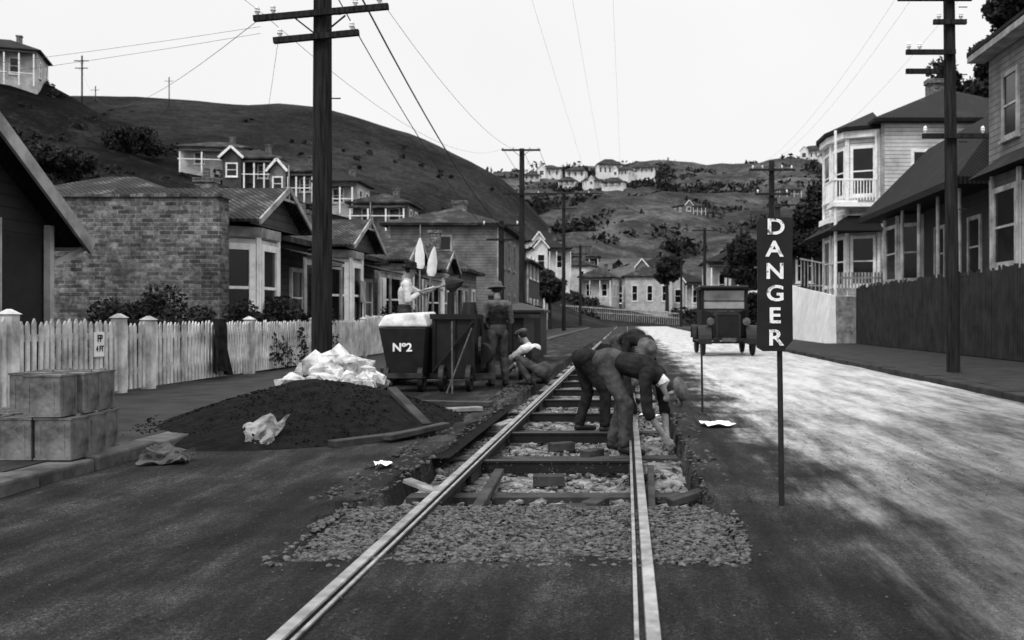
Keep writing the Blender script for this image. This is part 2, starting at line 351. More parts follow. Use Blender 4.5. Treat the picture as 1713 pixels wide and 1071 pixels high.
# ------------------------------------------------------------------ road
ys=[-12,-8,-4,-1,1,2]; y=2.3
while y<230: ys.append(y); y+=max(.03,.0075*y if y<40 else .03*y)
xs=sorted(set([round(q,3) for q in list(np.arange(-3.9,-1.75,.1))+list(np.arange(-1.75,.75,.028))+list(np.arange(.75,5.2,.12))+[5.2]]))
def zroad(X,Y):
    e1=.05*sn(Y,Y*0+1,2.1,1)+.03*sn(Y,Y*.3,9,2); e2=.05*sn(Y,Y*0+5,2.3,3)+.03*sn(Y,Y*.3,8,5)
    es=.07*sn(X,X*0,5,1)
    dep=np.where(Y<46,.17,.0)
    tr=(X>-1.55+e1)&(X<.5+e2)&(Y>5.95+es)&(Y<46)
    cob=(X>-1.62+2*e1)&(X<.56+2*e2)&(Y>4.62+2*es)&~tr
    z=.012*sn(X,Y,.9,2)+.004*sn(X,Y,6,1)
    z=np.where((X>-1.8)&(X<.75)&~tr&(Y>6),z+.015*(1+sn(X,Y,5,3)),z)
    z=np.where(cob&(Y<6.1),-.022+.008*sn(X,Y,18,1),z)
    z=np.where(tr,-dep+.022*sn(X,Y,4,1)+.012*sn(X,Y,17,2),z)
    return z
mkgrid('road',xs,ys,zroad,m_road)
gx=np.arange(-1.5,.46,.05); gy=np.concatenate([np.arange(6.02,14,.05),np.arange(14,45.8,.2)])
mkgrid('ballast',gx,gy,lambda X,Y:-.148+.024*sn(X,Y,4,1)+.018*sn(X,Y,13,2)+.012*sn(X,Y,31,3),m_grav)
def stones(name,n,x0,x1,y0,y1,zf,smin,smax,mat,seed,flat=.7,edge=0):
    r=np.random.RandomState(seed)
    base=np.array([(0,0,1),(.89,0,.45),(.28,.85,.45),(-.72,.53,.45),(-.72,-.53,.45),(.28,-.85,.45),(.72,.53,-.45),(-.28,.85,-.45),(-.89,0,-.45),(-.28,-.85,-.45),(.72,-.53,-.45),(0,0,-1)])
    tri=np.array([(0,1,2),(0,2,3),(0,3,4),(0,4,5),(0,5,1),(1,6,2),(2,7,3),(3,8,4),(4,9,5),(5,10,1),(6,7,2),(7,8,3),(8,9,4),(9,10,5),(10,6,1),(11,7,6),(11,8,7),(11,9,8),(11,10,9),(11,6,10)])
    V=[];F=[];i=0
    while i<n:
        X=r.uniform(x0,x1);Y=r.uniform(y0,y1); s=r.uniform(smin,smax)
        if edge:
            q=edge*(.5+.5*float(sn(X,Y,2.2,4)))
            if Y<y0+q or X<x0+q*.6 or X>x1-q*.6:
                if r.rand()>.15: i+=.3; continue
        p=base*(1+r.uniform(-.3,.3,(12,1)))*s*np.array([r.uniform(.6,1.5),r.uniform(.6,1.3),flat*r.uniform(.6,1.2)]); a=r.uniform(0,6.28); c,q=math.cos(a),math.sin(a)
        tx=r.uniform(-.35,.35); p[:,2]+=p[:,0]*tx
        p=np.stack([p[:,0]*c-p[:,1]*q,p[:,0]*q+p[:,1]*c,p[:,2]],1)+np.array([X,Y,zf(X,Y)+s*.1+r.uniform(-.004,.003)]); F.append(tri+12*len(V)); V.append(p); i+=1
    V=np.concatenate(V);F=np.concatenate(F); mb=MB(); mb.v=V.tolist(); mb.f=[tuple(q) for q in F.tolist()]
    return solo(name,mb,mat)
stones('broken_stone',8500,-1.68,.62,4.5,6.03,lambda x,y:-.024 if (-1.6<x<.54 and y>4.65) else -.004,.007,.024,m_cob,1,.6,.3)
stones('loose_stone',1900,-1.5,.46,6.05,15,lambda x,y:-.14,.010,.042,m_grav,2)
stones('edge_rubble',1100,-1.9,-1.5,6.0,20,lambda x,y:.008,.005,.024,m_grit,3)
stones('edge_rubble',700,.48,.7,6.0,20,lambda x,y:.008,.005,.022,m_grit,4)
stones('road_grit',4500,-3.6,3.0,2.9,9,lambda x,y:.003,.0015,.0055,m_grit,5)
# ------------------------------------------------------------------ tram track
tg=grp('tram_track',(-.56,10,0))
def rail(xc,side):
    top=MB();sd=MB(); y0,y1=-5,150
    def strip(mb,pts):
        for i in range(len(pts)-1):
            a,b=pts[i],pts[i+1]; mb.poly([(xc+side*a[0],y0,a[1]),(xc+side*b[0],y0,b[1]),(xc+side*b[0],y1,b[1]),(xc+side*a[0],y1,a[1])])
    strip(top,[(.036,.006),(.032,.016),(-.016,.016),(-.02,.010)])
    strip(top,[(-.040,.008),(-.042,.012),(-.058,.012),(-.06,.006)])
    strip(sd,[(.06,-.15),(.01,-.135),(.008,-.035),(.036,-.02),(.036,.006)])
    strip(sd,[(-.02,.010),(-.022,-.025),(-.038,-.025),(-.040,.008)])
    strip(sd,[(-.06,.006),(-.058,-.03),(-.008,-.04),(-.01,-.135),(-.06,-.15)])
    return top,sd
for nm,xc,s in (('rail_a',-1.18,-1),('rail_b',.085,1)):
    t,sd=rail(xc,s); part(tg,nm+'_head',t,m_steel); part(tg,nm+'_side',sd,m_railside)
ties=MB(); sl=MB(); r=random.Random(3)
for i in range(20):
    yy=6.03+i*1.97+r.uniform(-.05,.05)
    ties.box(-1.14,.03,yy-.035,yy+.035,-.12,-.035); ties.box(-1.16,.05,yy-.05,yy+.05,-.035,-.02)
    yz=yy+.9+r.uniform(-.15,.15)
    sl.beam((-1.48,yz+r.uniform(-.04,.04),-.13),(.44,yz+r.uniform(-.04,.04),-.13),.19,.05)
part(tg,'tie_bars',ties,m_black); part(tg,'sleepers',sl,m_plank)
fp=MB()
for yy in (7.4,13.2,19):
    for xc in (-1.24,-1.14,.03,.13): fp.box(xc-.012,xc+.012,yy,yy+.5,-.11,-.04)
part(tg,'fishplates',fp,m_iron)
def timber(name,p0,p1,w,h,mat):
    mb=MB(); mb.beam(p0,p1,w,h); o=mk(name,mb.v,mb.f,mat,loc=tuple((Vector(p0)+Vector(p1))/2)); bevel(o,.006,1); return o
timber('timber_plank',(-.93,6.2,-.1),(-.95,7.6,-.05),.07,.05,m_plank)
timber('timber_plank',(.15,6.1,-.09),(.19,8.0,-.08),.05,.05,m_plank)
timber('timber_plank',(.28,6.6,-.1),(.5,6.7,-.05),.1,.05,m_plank)
timber('timber_plank',(-2.5,8.62,.03),(-1.82,9.5,.04),.12,.06,m_plank)
timber('timber_plank',(-2.1,8.9,.05),(-1.7,9.6,.09),.1,.05,m_plank)
timber('timber_plank',(-2.45,10.6,.36),(-1.92,9.8,.06),.1,.05,m_plank)
timber('timber_plank',(-2.3,11.6,.04),(-1.7,11.9,.04),.14,.05,m_plankl)
timber('timber_plank',(-2.6,12.6,.05),(-1.65,12.4,.05),.16,.06,m_plank)
timber('timber_plank',(-1.45,6.7,.03),(-1.2,6.55,-.03),.08,.03,m_plankl)
timber('timber_plank',(-1.4,10.9,-.08),(-1.25,11.3,-.05),.12,.06,m_plankl)
for p,a in (((-.57,7.45,-.09),.1),((-.36,6.25,-.09),.3),((-.6,9.4,-.09),.5),((-.3,8.9,-.09),1.),((-.2,6.5,-.1),1.2)):
    mb=MB(); mb.obox(p,(math.cos(a),math.sin(a),0),(-math.sin(a),math.cos(a),0),.23,.11,.08); bevel(mk('brick',mb.v,mb.f,m_plank,loc=p),.006,1)
def paper(name,x,y,z,w,d,a,mat,seed):
    r=np.random.RandomState(seed); xs=np.linspace(-w/2,w/2,9);yy=np.linspace(-d/2,d/2,7); v,f=gridmesh(xs,yy,lambda X,Y:.012+.012*np.sin(X*30/w*.3+Y*9/d+seed)+r.uniform(0,.008,X.shape))
    c,s=math.cos(a),math.sin(a); mb=MB(); mb.v=[(x+p[0]*c-p[1]*s,y+p[0]*s+p[1]*c,z+p[2]) for p in v]; mb.f=[tuple(q) for q in f.tolist()]; return solo(name,mb,mat)
paper('paper_scrap',.93,10.4,0.01,.3,.34,.2,m_white,1)
paper('paper_scrap',-1.78,7.45,.02,.12,.16,.5,m_white,3)
paper('paper_scrap',.3,12.4,-.1,.2,.3,.5,m_white,5)
# ------------------------------------------------------------------ pavements
pv=MB(); pv.box(-6.9,-4.12,-12,120,-.3,.085); solo('footpath',pv,m_pave)
kb=MB(); y=-12.; r=random.Random(5)
while y<120:
    L=r.uniform(.7,1.0); j=r.uniform(-.015,.015)
    kb.box(-4.13,-3.84+j,y,y+L-.025,-.3,.09+r.uniform(-.015,.01)); y+=L
bevel(solo('kerb',kb,m_conc),.02,2)
yd=MB(); yd.box(-40,-6.9,-12,60,-.3,.07); solo('yard',yd,m_yard)
pv=MB(); pv.box(5.45,9.1,-12,120,-.3,.1); solo('footpath',pv,m_pave)
kb=MB(); y=-12.
while y<120:
    L=r.uniform(.8,1.1); j=r.uniform(-.012,.012)
    kb.box(5.15+j,5.46,y,y+L-.025,-.3,.105+r.uniform(-.012,.01)); y+=L
bevel(solo('kerb',kb,m_pave),.02,2)
yd=MB(); yd.box(9.1,45,10,60,-.3,1.4); solo('terrace',yd,m_yard)
# ------------------------------------------------------------------ heaps
def heap(name,cx,cy,rx,ry,h,mat,seed,n=110,pw=1.4):
    xs=np.linspace(-1.15,1.15,n)
    def z(X,Y):
        a=np.sqrt(X**2+Y**2*(1+.1*X)); a=a*(1+.06*sn(X,Y,3,seed)); b=np.clip(1-a**pw,0,1)
        return h*b*(1+.05*sn(X,Y,9,seed))+.012*sn(X,Y,40,seed)*np.clip(b*6,0,1)-.015
    v,f=gridmesh(xs,xs,z); mb=MB(); mb.v=[(cx+p[0]*rx,cy+p[1]*ry,p[2]) for p in v]; mb.f=[tuple(q) for q in f.tolist()]
    return solo(name,mb,mat,smooth=True)
heap('spoil_heap',-3.25,10.6,1.6,2.2,.47,m_dirt,1)
def hz(x,y):
    a=math.hypot((x+3.25)/1.6,(y-10.6)/2.2); return .47*max(0,1-a**1.4)
stones('spoil_lumps',3500,-4.6,-1.8,8.6,12.6,lambda x,y:hz(x,y)-.012+(0.09 if x<-4.1 and hz(x,y)<.08 else 0),.004,.013,m_dirt,6)
def rz(x,y):
    a=math.hypot((x+3.72)/.62,(y-12.9)/.7); return .20+.40*max(0,1-a*.9)
stones('rock_pile',75,-4.22,-3.2,12.3,13.4,rz,.09,.19,m_stonew,7,.95)
heap('rock_pile_core',-3.72,13.,.7,.8,.5,m_conc,4,40)
def canvas(name,pts,mat,seed,n=14):
    A,B,C,D=[Vector(p) for p in pts]; mb=MB()
    for j in range(n+1):
        for i in range(n+1):
            u=i/n;v=j/n; p=(A.lerp(B,u)).lerp(D.lerp(C,u),v)
            q=mnoise.noise(Vector((u*3+seed,v*3,seed))); q2=mnoise.noise(Vector((u*8+seed,v*8,seed+3)))
            p+=Vector((q*.06,-abs(q)*.09-.03,q*.05))+Vector((0,-.03,.03))*q2+Vector((0,0,.025))*math.sin(u*9+v*4); mb.v.append(tuple(p))
    for j in range(n):
        for i in range(n):
            k=j*(n+1)+i; mb.f.append((k,k+1,k+n+2,k+n+1))
    o=mk(name,mb.v,mb.f,mat,loc=tuple(A),smooth=False); s=o.modifiers.new('solid','SOLIDIFY'); s.thickness=.006; return o
canvas('canvas_sack',[(-3.25,8.65,.02),(-3.03,8.6,.0),(-2.95,8.95,.25),(-3.33,8.95,.2)],m_canvas,2)
canvas('canvas_rag',[(-3.65,7.6,.02),(-3.3,7.65,.02),(-3.38,8.0,.07),(-3.7,8.0,.13)],m_rag,5)
# ------------------------------------------------------------------ tins
def tin(x,y,z,a):
    g=grp('kerosene_tin',(x,y,z)); b=MB(); t=(math.cos(a),math.sin(a),0); n=(-math.sin(a),math.cos(a),0)
    b.obox((x,y,z+.15),t,n,.262,.262,.288); o=part(g,'can',b,m_tin); bevel(o,.012,2)
    rm=MB(); T=Vector(t);Nn=Vector(n);c=Vector((x,y,0))
    for zz in (z+.008,z+.292):
        for s in (-1,1):
            rm.obox(c+T*s*.13+Vector((0,0,zz)),t,n,.01,.27,.014); rm.obox(c+Nn*s*.13+Vector((0,0,zz)),t,n,.25,.01,.014)
    for s in (-1,1):
        for nn,tt in ((Nn,T),(T,Nn)):
            for q in (-1,1):
                rm.beam(c+nn*s*.1315+tt*.085*q+Vector((0,0,z+.04)),c+nn*s*.1315+tt*.085*q+Vector((0,0,z+.26)),.006,.005,up=nn)
    rm.cyl(c+T*.07+Nn*.07+Vector((0,0,z+.292)),c+T*.07+Nn*.07+Vector((0,0,z+.312)),.022,.022,10)
    rm.beam(c-T*.06+Vector((0,0,z+.3)),c+T*.02+Vector((0,0,z+.305)),.012,.008)
    part(g,'rims',rm,m_tin)
r=random.Random(9)
for rw in range(3):
    for cl in range(3):
        tin(-4.07-.285*cl+r.uniform(-.01,.01)-(.0,.03,.08)[rw],7.34+.285*rw,.09,r.uniform(-.05,.05))
for rw in range(3):
    for cl in range(1 if rw==0 else 2):
        tin(-4.17-.285*cl+r.uniform(-.012,.012)+(.0,.02,-.01)[rw],7.36+.285*rw,.393,r.uniform(-.07,.07))
# ------------------------------------------------------------------ fences
def picket_fence(name,x,y0,y1,z0,h,mat,posts=(),pitch=.125,pw=.07,point=True):
    g=grp(name,(x,(y0+y1)/2,z0)); pk=MB(); rl=MB(); r=random.Random(int(y0*10)); y=y0
    while y<y1:
        hh=h+r.uniform(-.03,.015); t=.02; lx=r.uniform(-.008,.008); ly=r.uniform(-.016,.016)
        P=[(0,0),(pw,0),(pw,hh-.05),(pw/2,hh),(0,hh-.05)]
        k=len(pk.v)
        for xx in (x,x+t): pk.v+=[(xx+lx*(q[1]/h),y+q[0]+ly*(q[1]/h),z0+.04+q[1]) for q in P]
        pk.f+=[(k+4,k+3,k+2,k+1,k),(k+5,k+6,k+7,k+8,k+9)]+[(k+i,k+(i+1)%5,k+5+(i+1)%5,k+5+i) for i in range(5)]
        y+=pitch
    for zz in (.3,.82):
        rl.box(x-.05,x-.003,y0,y1,z0+h*zz-.04,z0+h*zz+.04)
    ps=MB()
    for py in posts: ps.box(x-.09,x+.06,py-.075,py+.075,z0-.1,z0+h+.06); ps.hexa([(x-.11,py-.095,z0+h+.062),(x+.08,py-.095,z0+h+.062),(x+.08,py+.095,z0+h+.062),(x-.11,py+.095,z0+h+.062),(x-.03,py-.02,z0+h+.12),(x,py-.02,z0+h+.12),(x,py+.02,z0+h+.12),(x-.03,py+.02,z0+h+.12)])
    part(g,'pickets',pk,mat); part(g,'rails',rl,mat); part(g,'posts',ps,mat); return g
picket_fence('picket_fence',-6.85,6,11.35,.08,1.0,m_picket,(11.3,))
picket_fence('picket_fence',-6.85,11.45,13.65,.08,.96,m_picket,(13.75,))
picket_fence('picket_gate',-6.85,13.86,14.45,.08,.93,m_picket,(14.6,))
picket_fence('picket_fence',-6.85,14.75,26.5,.08,.93,m_picket,(18.5,22.3,26.5))
picket_fence('picket_fence',-6.85,26.65,45,.08,1.05,m_picket,(30,34,38,42))
g=grp('hydrant_plate',(-6.8,13.15,.72)); b=MB(); b.box(-6.825,-6.81,13.02,13.26,.60,.92); part(g,'plate',b,m_white)
add_text(g,'letters_top','FP',(-6.806,13.14,.83),.13,m_black,'+X',.003); add_text(g,'letters_bottom','4 FT',(-6.806,13.14,.70),.10,m_black,'+X',.003)
cm=MB(); nn=10
for j in range(nn+1):
    for i in range(nn+1):
        u=i/nn;v=j/nn; w=.2+.13*v; cm.v.append((-6.78+.06*math.sin(u*11+v*2)+.05*v,16.9+(u-.5)*w*2.4,1.08-.9*v+.05*math.sin(u*5)*v))
for j in range(nn):
    for i in range(nn): k=j*(nn+1)+i; cm.f.append((k,k+1,k+nn+2,k+nn+1))
o=mk('hanging_coat',cm.v,cm.f,m_cloth_d,loc=(-6.8,17,.6)); s=o.modifiers.new('s','SOLIDIFY'); s.thickness=.03
# ------------------------------------------------------------------ left houses
def villa(name,y0,brick=False,wall=None):
    wall=wall or m_wb; g=grp(name,(-9,y0+3,0)); w=MB();fr=MB();gl=MB();rf=MB();tr=MB();dr=MB();ch=MB();bw2=MB()
    w.box(-15,-8.3,y0+.22,y0+6.5,.05,2.98)
    bay=[(-8.32,y0+.3),(-7.6,y0+.95),(-7.6,y0+2.1),(-8.32,y0+2.75)]
    bw2.prism(bay,.05,2.95)
    for a,b_ in ((0,1),(1,2),(2,3)):
        A=Vector((*bay[a],0));B=Vector((*bay[b_],0)); t=(B-A).normalized(); n=Vector((t.y,-t.x,0)); c=(A+B)/2; L=(B-A).length
        window(fr,gl,c+Vector((0,0,1.72)),t,n,L-.40,1.55,.13,True)
        tr.obox(c+n*.03+Vector((0,0,2.86)),t,n,L+.04,.1,.2)
        tr.obox(c+n*.02+Vector((0,0,.62)),t,n,L-.05,.05,.05)
        for q in (A,B): fr.obox(q+n*.012+Vector((0,0,1.5)),t,n,.09,.09,2.7)
    rf.hip(-15.3,-8.0,y0+.1,y0+6.7,3.05,4.35)
    gy0,gy1=y0+.35,y0+3.6; gm=(gy0+gy1)/2; gx=-7.3; zb=3.08; za=3.85
    rf.hexa([(-11,gy0-.12,zb-.06),(gx,gy0-.12,zb-.06),(gx,gm,za),(-11,gm,za),(-11,gy0-.12,zb),(gx,gy0-.12,zb),(gx,gm,za+.06),(-11,gm,za+.06)])
    rf.hexa([(-11,gm,za+.002),(gx,gm,za+.002),(gx,gy1+.12,zb-.06),(-11,gy1+.12,zb-.06),(-11,gm,za+.062),(gx,gm,za+.062),(gx,gy1+.12,zb),(-11,gy1+.12,zb)])
    w.poly([(gx-.25,gy0,zb-.08),(gx-.25,gy1,zb-.08),(gx-.25,gm,za-.03)])
    tr.beam((gx+.02,gy0-.15,zb-.06),(gx+.02,gm,za+.03),.04,.12,up=(0,-.45,1)); tr.beam((gx+.02,gy1+.15,zb-.06),(gx+.02,gm,za+.03),.04,.12,up=(0,.45,1))
    tr.cyl((gx,gm,za-.25),(gx,gm,za+.55),.03,.012,6); tr.beam((gx,gm-.5,za-.22),(gx,gm+.5,za-.22),.03,.05)
    rf.hexa([(-8.3,y0+3.4,2.75),(-7.35,y0+3.4,2.5),(-7.35,y0+6.5,2.5),(-8.3,y0+6.5,2.75),(-8.3,y0+3.4,2.81),(-7.35,y0+3.4,2.56),(-7.35,y0+6.5,2.56),(-8.3,y0+6.5,2.81)])
    for yy in (y0+3.45,y0+4.9,y0+6.4): tr.cyl((-7.42,yy,.1),(-7.42,yy,2.5),.05,.045,8)
    tr.beam((-7.42,y0+3.4,2.42),(-7.42,y0+6.5,2.42),.03,.16)
    w.box(-8.3,-7.4,y0+2.8,y0+6.5,.05,.3)
    dr.box(-8.33,-8.27,y0+3.5,y0+4.35,.3,2.3); window(fr,gl,(-8.3,y0+5.5,1.6),(0,1,0),(1,0,0),.8,1.3,.1)
    ch.box(-9.9,-9.5,y0+3.3,y0+3.65,3.3,4.3); ch.box(-9.94,-9.46,y0+3.26,y0+3.69,4.22,4.32); ch.cyl((-9.7,y0+3.47,4.32),(-9.7,y0+3.47,4.55),.09,.08,8)
    if brick:
        bw=MB(); bw.box(-14.6,-7.9,y0-.26,y0+.2,.0,3.45); part(g,'brick_party_wall',bw,m_brick)
        cp=MB(); xx=-14.65
        while xx<-7.9: cp.box(xx,min(xx+.42,-7.86),y0-.3,y0+.23,3.453,3.5+random.uniform(0,.04)); xx+=.43
        part(g,'coping',cp,m_brick)
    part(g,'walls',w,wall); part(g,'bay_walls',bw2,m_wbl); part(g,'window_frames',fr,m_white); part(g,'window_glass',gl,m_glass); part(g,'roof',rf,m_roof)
    part(g,'trim',tr,m_cream); part(g,'door',dr,m_black); part(g,'chimney',ch,m_brick)
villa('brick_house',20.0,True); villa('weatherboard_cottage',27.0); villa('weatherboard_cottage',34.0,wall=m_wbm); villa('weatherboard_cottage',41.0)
g=grp('notice_board',(-7.45,28.9,1.9)); b=MB(); b.box(-7.5,-7.47,28.6,29.1,1.55,2.15); part(g,'board',b,m_cream); b=MB(); b.cyl((-7.52,28.85,.1),(-7.52,28.85,1.6),.03,.03,6); part(g,'post',b,m_plank)
g=grp('gabled_cottage',(-10,11,0)); w=MB();rf=MB();tr=MB();fr=MB();gl=MB();dr=MB()
w.box(-16,-8.2,7.6,14.35,.05,2.45); w.poly([(-8.2,7.6,2.45),(-8.2,14.35,2.45),(-8.2,10.975,4.6)])
for s,ya in ((1,14.85),(-1,7.1)):
    rf.hexa([(-16,ya,2.13),(-7.85,ya,2.13),(-7.85,10.975,4.62),(-16,10.975,4.62),(-16,ya,2.2),(-7.85,ya,2.2),(-7.85,10.975,4.69),(-16,10.975,4.69)])
    tr.beam((-7.82,ya+s*.02,2.12),(-7.82,10.975,4.64),.045,.2,up=(0,s*.65,1))
tr.box(-16,-7.9,14.86,14.93,2.08,2.2)
for yy in (14.3,13.1): tr.box(-8.17,-8.08,yy-.05,yy+.05,.1,2.4)
window(fr,gl,(-8.2,12.2,1.5),(0,1,0),(1,0,0),1.0,1.5,.1); dr.box(-8.2,-8.15,13.25,14.15,.1,2.2)
tr.beam((-8.15,14.4,1.85),(-7.9,14.75,2.1),.05,.08)
m_wbd=mat_boards('weatherboard_dark',.012,.035)
part(g,'walls',w,m_wbd); part(g,'roof',rf,m_roofd); part(g,'barge_boards',tr,m_cream); part(g,'window_frames',fr,m_cream); part(g,'window_glass',gl,m_glass); part(g,'door',dr,m_black)
def two_storey(name,x0,x1,y0,y1,z0,z1,zr,wall,wx=(),wy=(),zs=(1.7,4.9),roof=None,face='R',chim=True):
    g=grp(name,((x0+x1)/2,(y0+y1)/2,z0)); w=MB();rf=MB();fr=MB();gl=MB();tr=MB();ch=MB()
    w.box(x0,x1,y0,y1,z0-.5,z1); rf.hip(x0-.45,x1+.45,y0-.45,y1+.45,z1+.1,zr)
    for x in wx:
        for z in zs: window(fr,gl,(x,y0,z0+z),(1,0,0),(0,-1,0),.85,1.5,.12)
    sx=x1 if face=='R' else x0; nx=1 if face=='R' else -1
    for y in wy:
        for z in zs: window(fr,gl,(sx,y,z0+z),(0,nx,0),(nx,0,0),.85,1.5,.12)
    for x in (x0,x1): tr.box(x-.06,x+.06,y0-.02,y0+.1,z0-.4,z1-.05)
    if chim: ch.box((x0+x1)/2-.4,(x0+x1)/2+.4,(y0+y1)/2-.3,(y0+y1)/2+.3,z1+.2,zr+.6); ch.box((x0+x1)/2-.46,(x0+x1)/2+.46,(y0+y1)/2-.36,(y0+y1)/2+.36,zr+.5,zr+.7)
    part(g,'walls',w,wall); part(g,'roof',rf,roof or m_roof); part(g,'window_frames',fr,m_white if wall is not m_wbm else m_cream); part(g,'window_glass',gl,m_glass); part(g,'corner_boards',tr,m_cream); part(g,'chimney',ch,m_brick)
    return g
two_storey('two_storey_building',-13.3,-7.2,57,68,0,6.3,7.6,m_wbm,(-10.3,),(59,62,65))
def hill_house(name,x,y,z,w,d,h,rh,rot=0,wall=None,roof=None,ver=True,gab=False,ch=True):
    g=grp(name,(x,y,z)); W=MB();R=MB();F=MB();G=MB();T=MB();C=MB()
    W.box(-w/2,w/2,-d/2,d/2,-3,h); R.hip(-w/2-.4,w/2+.4,-d/2-.4,d/2+.4,h+.1,h+rh)
    if gab:
        gw=w*.34; cx=-w/2+gw/2+.2
        W.box(cx-gw/2,cx+gw/2,-d/2-1,-d/2+.1,-3,h-.05); W.poly([(cx-gw/2,-d/2-1,h-.05),(cx+gw/2,-d/2-1,h-.05),(cx,-d/2-1,h+rh*.75)])
        for s in (-1,1):
            R.hexa([(cx,-d/2-1.3,h+rh*.78),(cx,0,h+rh*.78),(cx+s*(gw/2+.25),0,h-.1),(cx+s*(gw/2+.25),-d/2-1.3,h-.1),(cx,-d/2-1.3,h+rh*.78+.08),(cx,0,h+rh*.78+.08),(cx+s*(gw/2+.25),0,h-.02),(cx+s*(gw/2+.25),-d/2-1.3,h-.02)])
            T.beam((cx,-d/2-1.33,h+rh*.78),(cx+s*(gw/2+.27),-d/2-1.33,h-.12),.06,.22,up=(0,0,1))
        window(F,G,(cx,-d/2-1,h*.5),(1,0,0),(0,-1,0),gw*.5,h*.45,.12)
        xs0=cx+gw/2+.3
    else: xs0=-w/2+.3
    nwin=max(1,int((w/2-xs0)/2.1))
    for i in range(nwin):
        xx=xs0+(w/2-xs0)*(i+.5)/nwin; window(F,G,(xx,-d/2,h*.5),(1,0,0),(0,-1,0),.8,h*.45,.12)
    for s in (-1,1):
        for yy in (-d/4,d/4): window(F,G,(s*w/2,yy,h*.5),(0,s,0),(s,0,0),.8,h*.45,.12)
    if ver:
        R.hexa([(xs0-.2,-d/2-1.3,h-.55),(w/2,-d/2-1.3,h-.55),(w/2,-d/2-.02,h-.2),(xs0-.2,-d/2-.02,h-.2),(xs0-.2,-d/2-1.3,h-.48),(w/2,-d/2-1.3,h-.48),(w/2,-d/2-.02,h-.13),(xs0-.2,-d/2-.02,h-.13)])
        k=4
        for i in range(k): xx=xs0+(w/2-.1-xs0)*i/(k-1); T.box(xx-.06,xx+.06,-d/2-1.25,-d/2-1.13,-.5,h-.55)
        T.box(xs0-.2,w/2,-d/2-1.24,-d/2-1.16,.75,.83)
    C.box(w*.15,w*.15+.5,-.25,.25,h,h+rh+.45); C.box(w*.15-.06,w*.15+.56,-.31,.31,h+rh+.36,h+rh+.5)
    mt=Matrix.Translation((x,y,z))@Matrix.Rotation(math.radians(rot),4,'Z')
    for q in (W,R,F,G,T,C): q.xf(mt)
    part(g,'walls',W,wall or m_wb); part(g,'roof',R,roof or m_roof); part(g,'window_frames',F,m_white); part(g,'window_glass',G,m_glass); part(g,'verandah',T,m_white)
    if ch: part(g,'chimney',C,m_brick)
def hh(x,y,*a,dz=0,**k): hill_house('hillside_house',x,y,float(H(x,y))-.2+dz,*a,**k)
hill_house('hillside_house',-66,108,25.6,7,6,3.4,1.7,20,m_wbl,m_roofd,True,True)
hh(-40.8,102,6.4,5,2.1,1.0,10,m_wbl,m_roof,dz=-.3)
hh(-35.2,97,5,4.5,2.4,1.2,5,m_wb,m_roof,gab=True,dz=-.2)
hh(-30.3,95,4.2,4.5,2.4,1.3,0,m_wbm,m_roof,gab=True,dz=-.3)
hh(-25.6,92,3.6,4.5,2.4,1.2,0,m_wbl,m_roofd,dz=-.1)
hh(-21.6,91,5,4.5,2.0,1.1,0,m_wbm,m_roof,dz=.0)
hill_house('weatherboard_cottage',-18.3,44,.8,6,6,2.8,1.2,0,m_wb,m_roof,False,True)
hill_house('weatherboard_cottage',-10.5,50,.1,5.5,5,3.2,1.6,0,m_wbm,m_roof,True,True)
two_storey('shop_building',-14,-7.2,74,84,0,5.2,6.6,m_wb,(-10,),(76,79,82))
hill_house('weatherboard_cottage',-11,98,.1,7,6,3.4,1.6,0,m_wbl,m_roofd)
town=[(-12.8,165,6,7,4.2,1.8,m_plaster),(-8.5,178,5.5,5,3.4,1.6,m_wbl),(-15.5,190,6,5,3,2,m_plaster),(-4.5,170,5.5,6,4.2,1.8,m_wbl),(-2,200,7,6,4,2,m_wb),(3.5,176,8.0,7,5.6,1.9,m_wbl),(10.2,186,6.5,7,5,2,m_wbl),(15.5,196,6,6,4,2,m_wb),(6.5,215,8,7,5,2.3,m_wbm),(-9,225,6,6,4,2,m_wb),(20,210,6,6,4.4,2,m_wbm),(26,190,7,6,4,2,m_wb)]
for i,(x,y,w,d,h,rh,wl) in enumerate(town):
    hill_house('valley_house',x,y,max(float(H(x,y)),2.0)+.5,w,d,h,rh,random.Random(i).uniform(-20,20),wl,m_roof if i%2 else m_roofd,i%3==0,i%2==0)
far=[(-34,452,14,10,8,3),(-22,448,12,9,7,3),(-8,455,15,9,10,4),(-1,446,10,8,6,3),(8,452,13,9,6,4),(-5,410,12,7,4,3),(-14,415,9,7,5,3),(-24,420,10,7,4,3),(-41,440,10,8,5,3),(92,500,16,8,9,4),(97,490,12,8,7,3),(104,496,10,8,5,3),(20,330,11,8,5,3),(60,380,12,8,5,3)]
for i,(x,y,w,d,h,rh) in enumerate(far):
    hill_house('distant_house',x,y,float(H(x,y))+.5,w*.72,d*.8,h*.5,rh*.7,random.Random(i+40).uniform(-30,30),m_plaster if i<12 else m_wbm,m_roof,True,i%3==0,False)
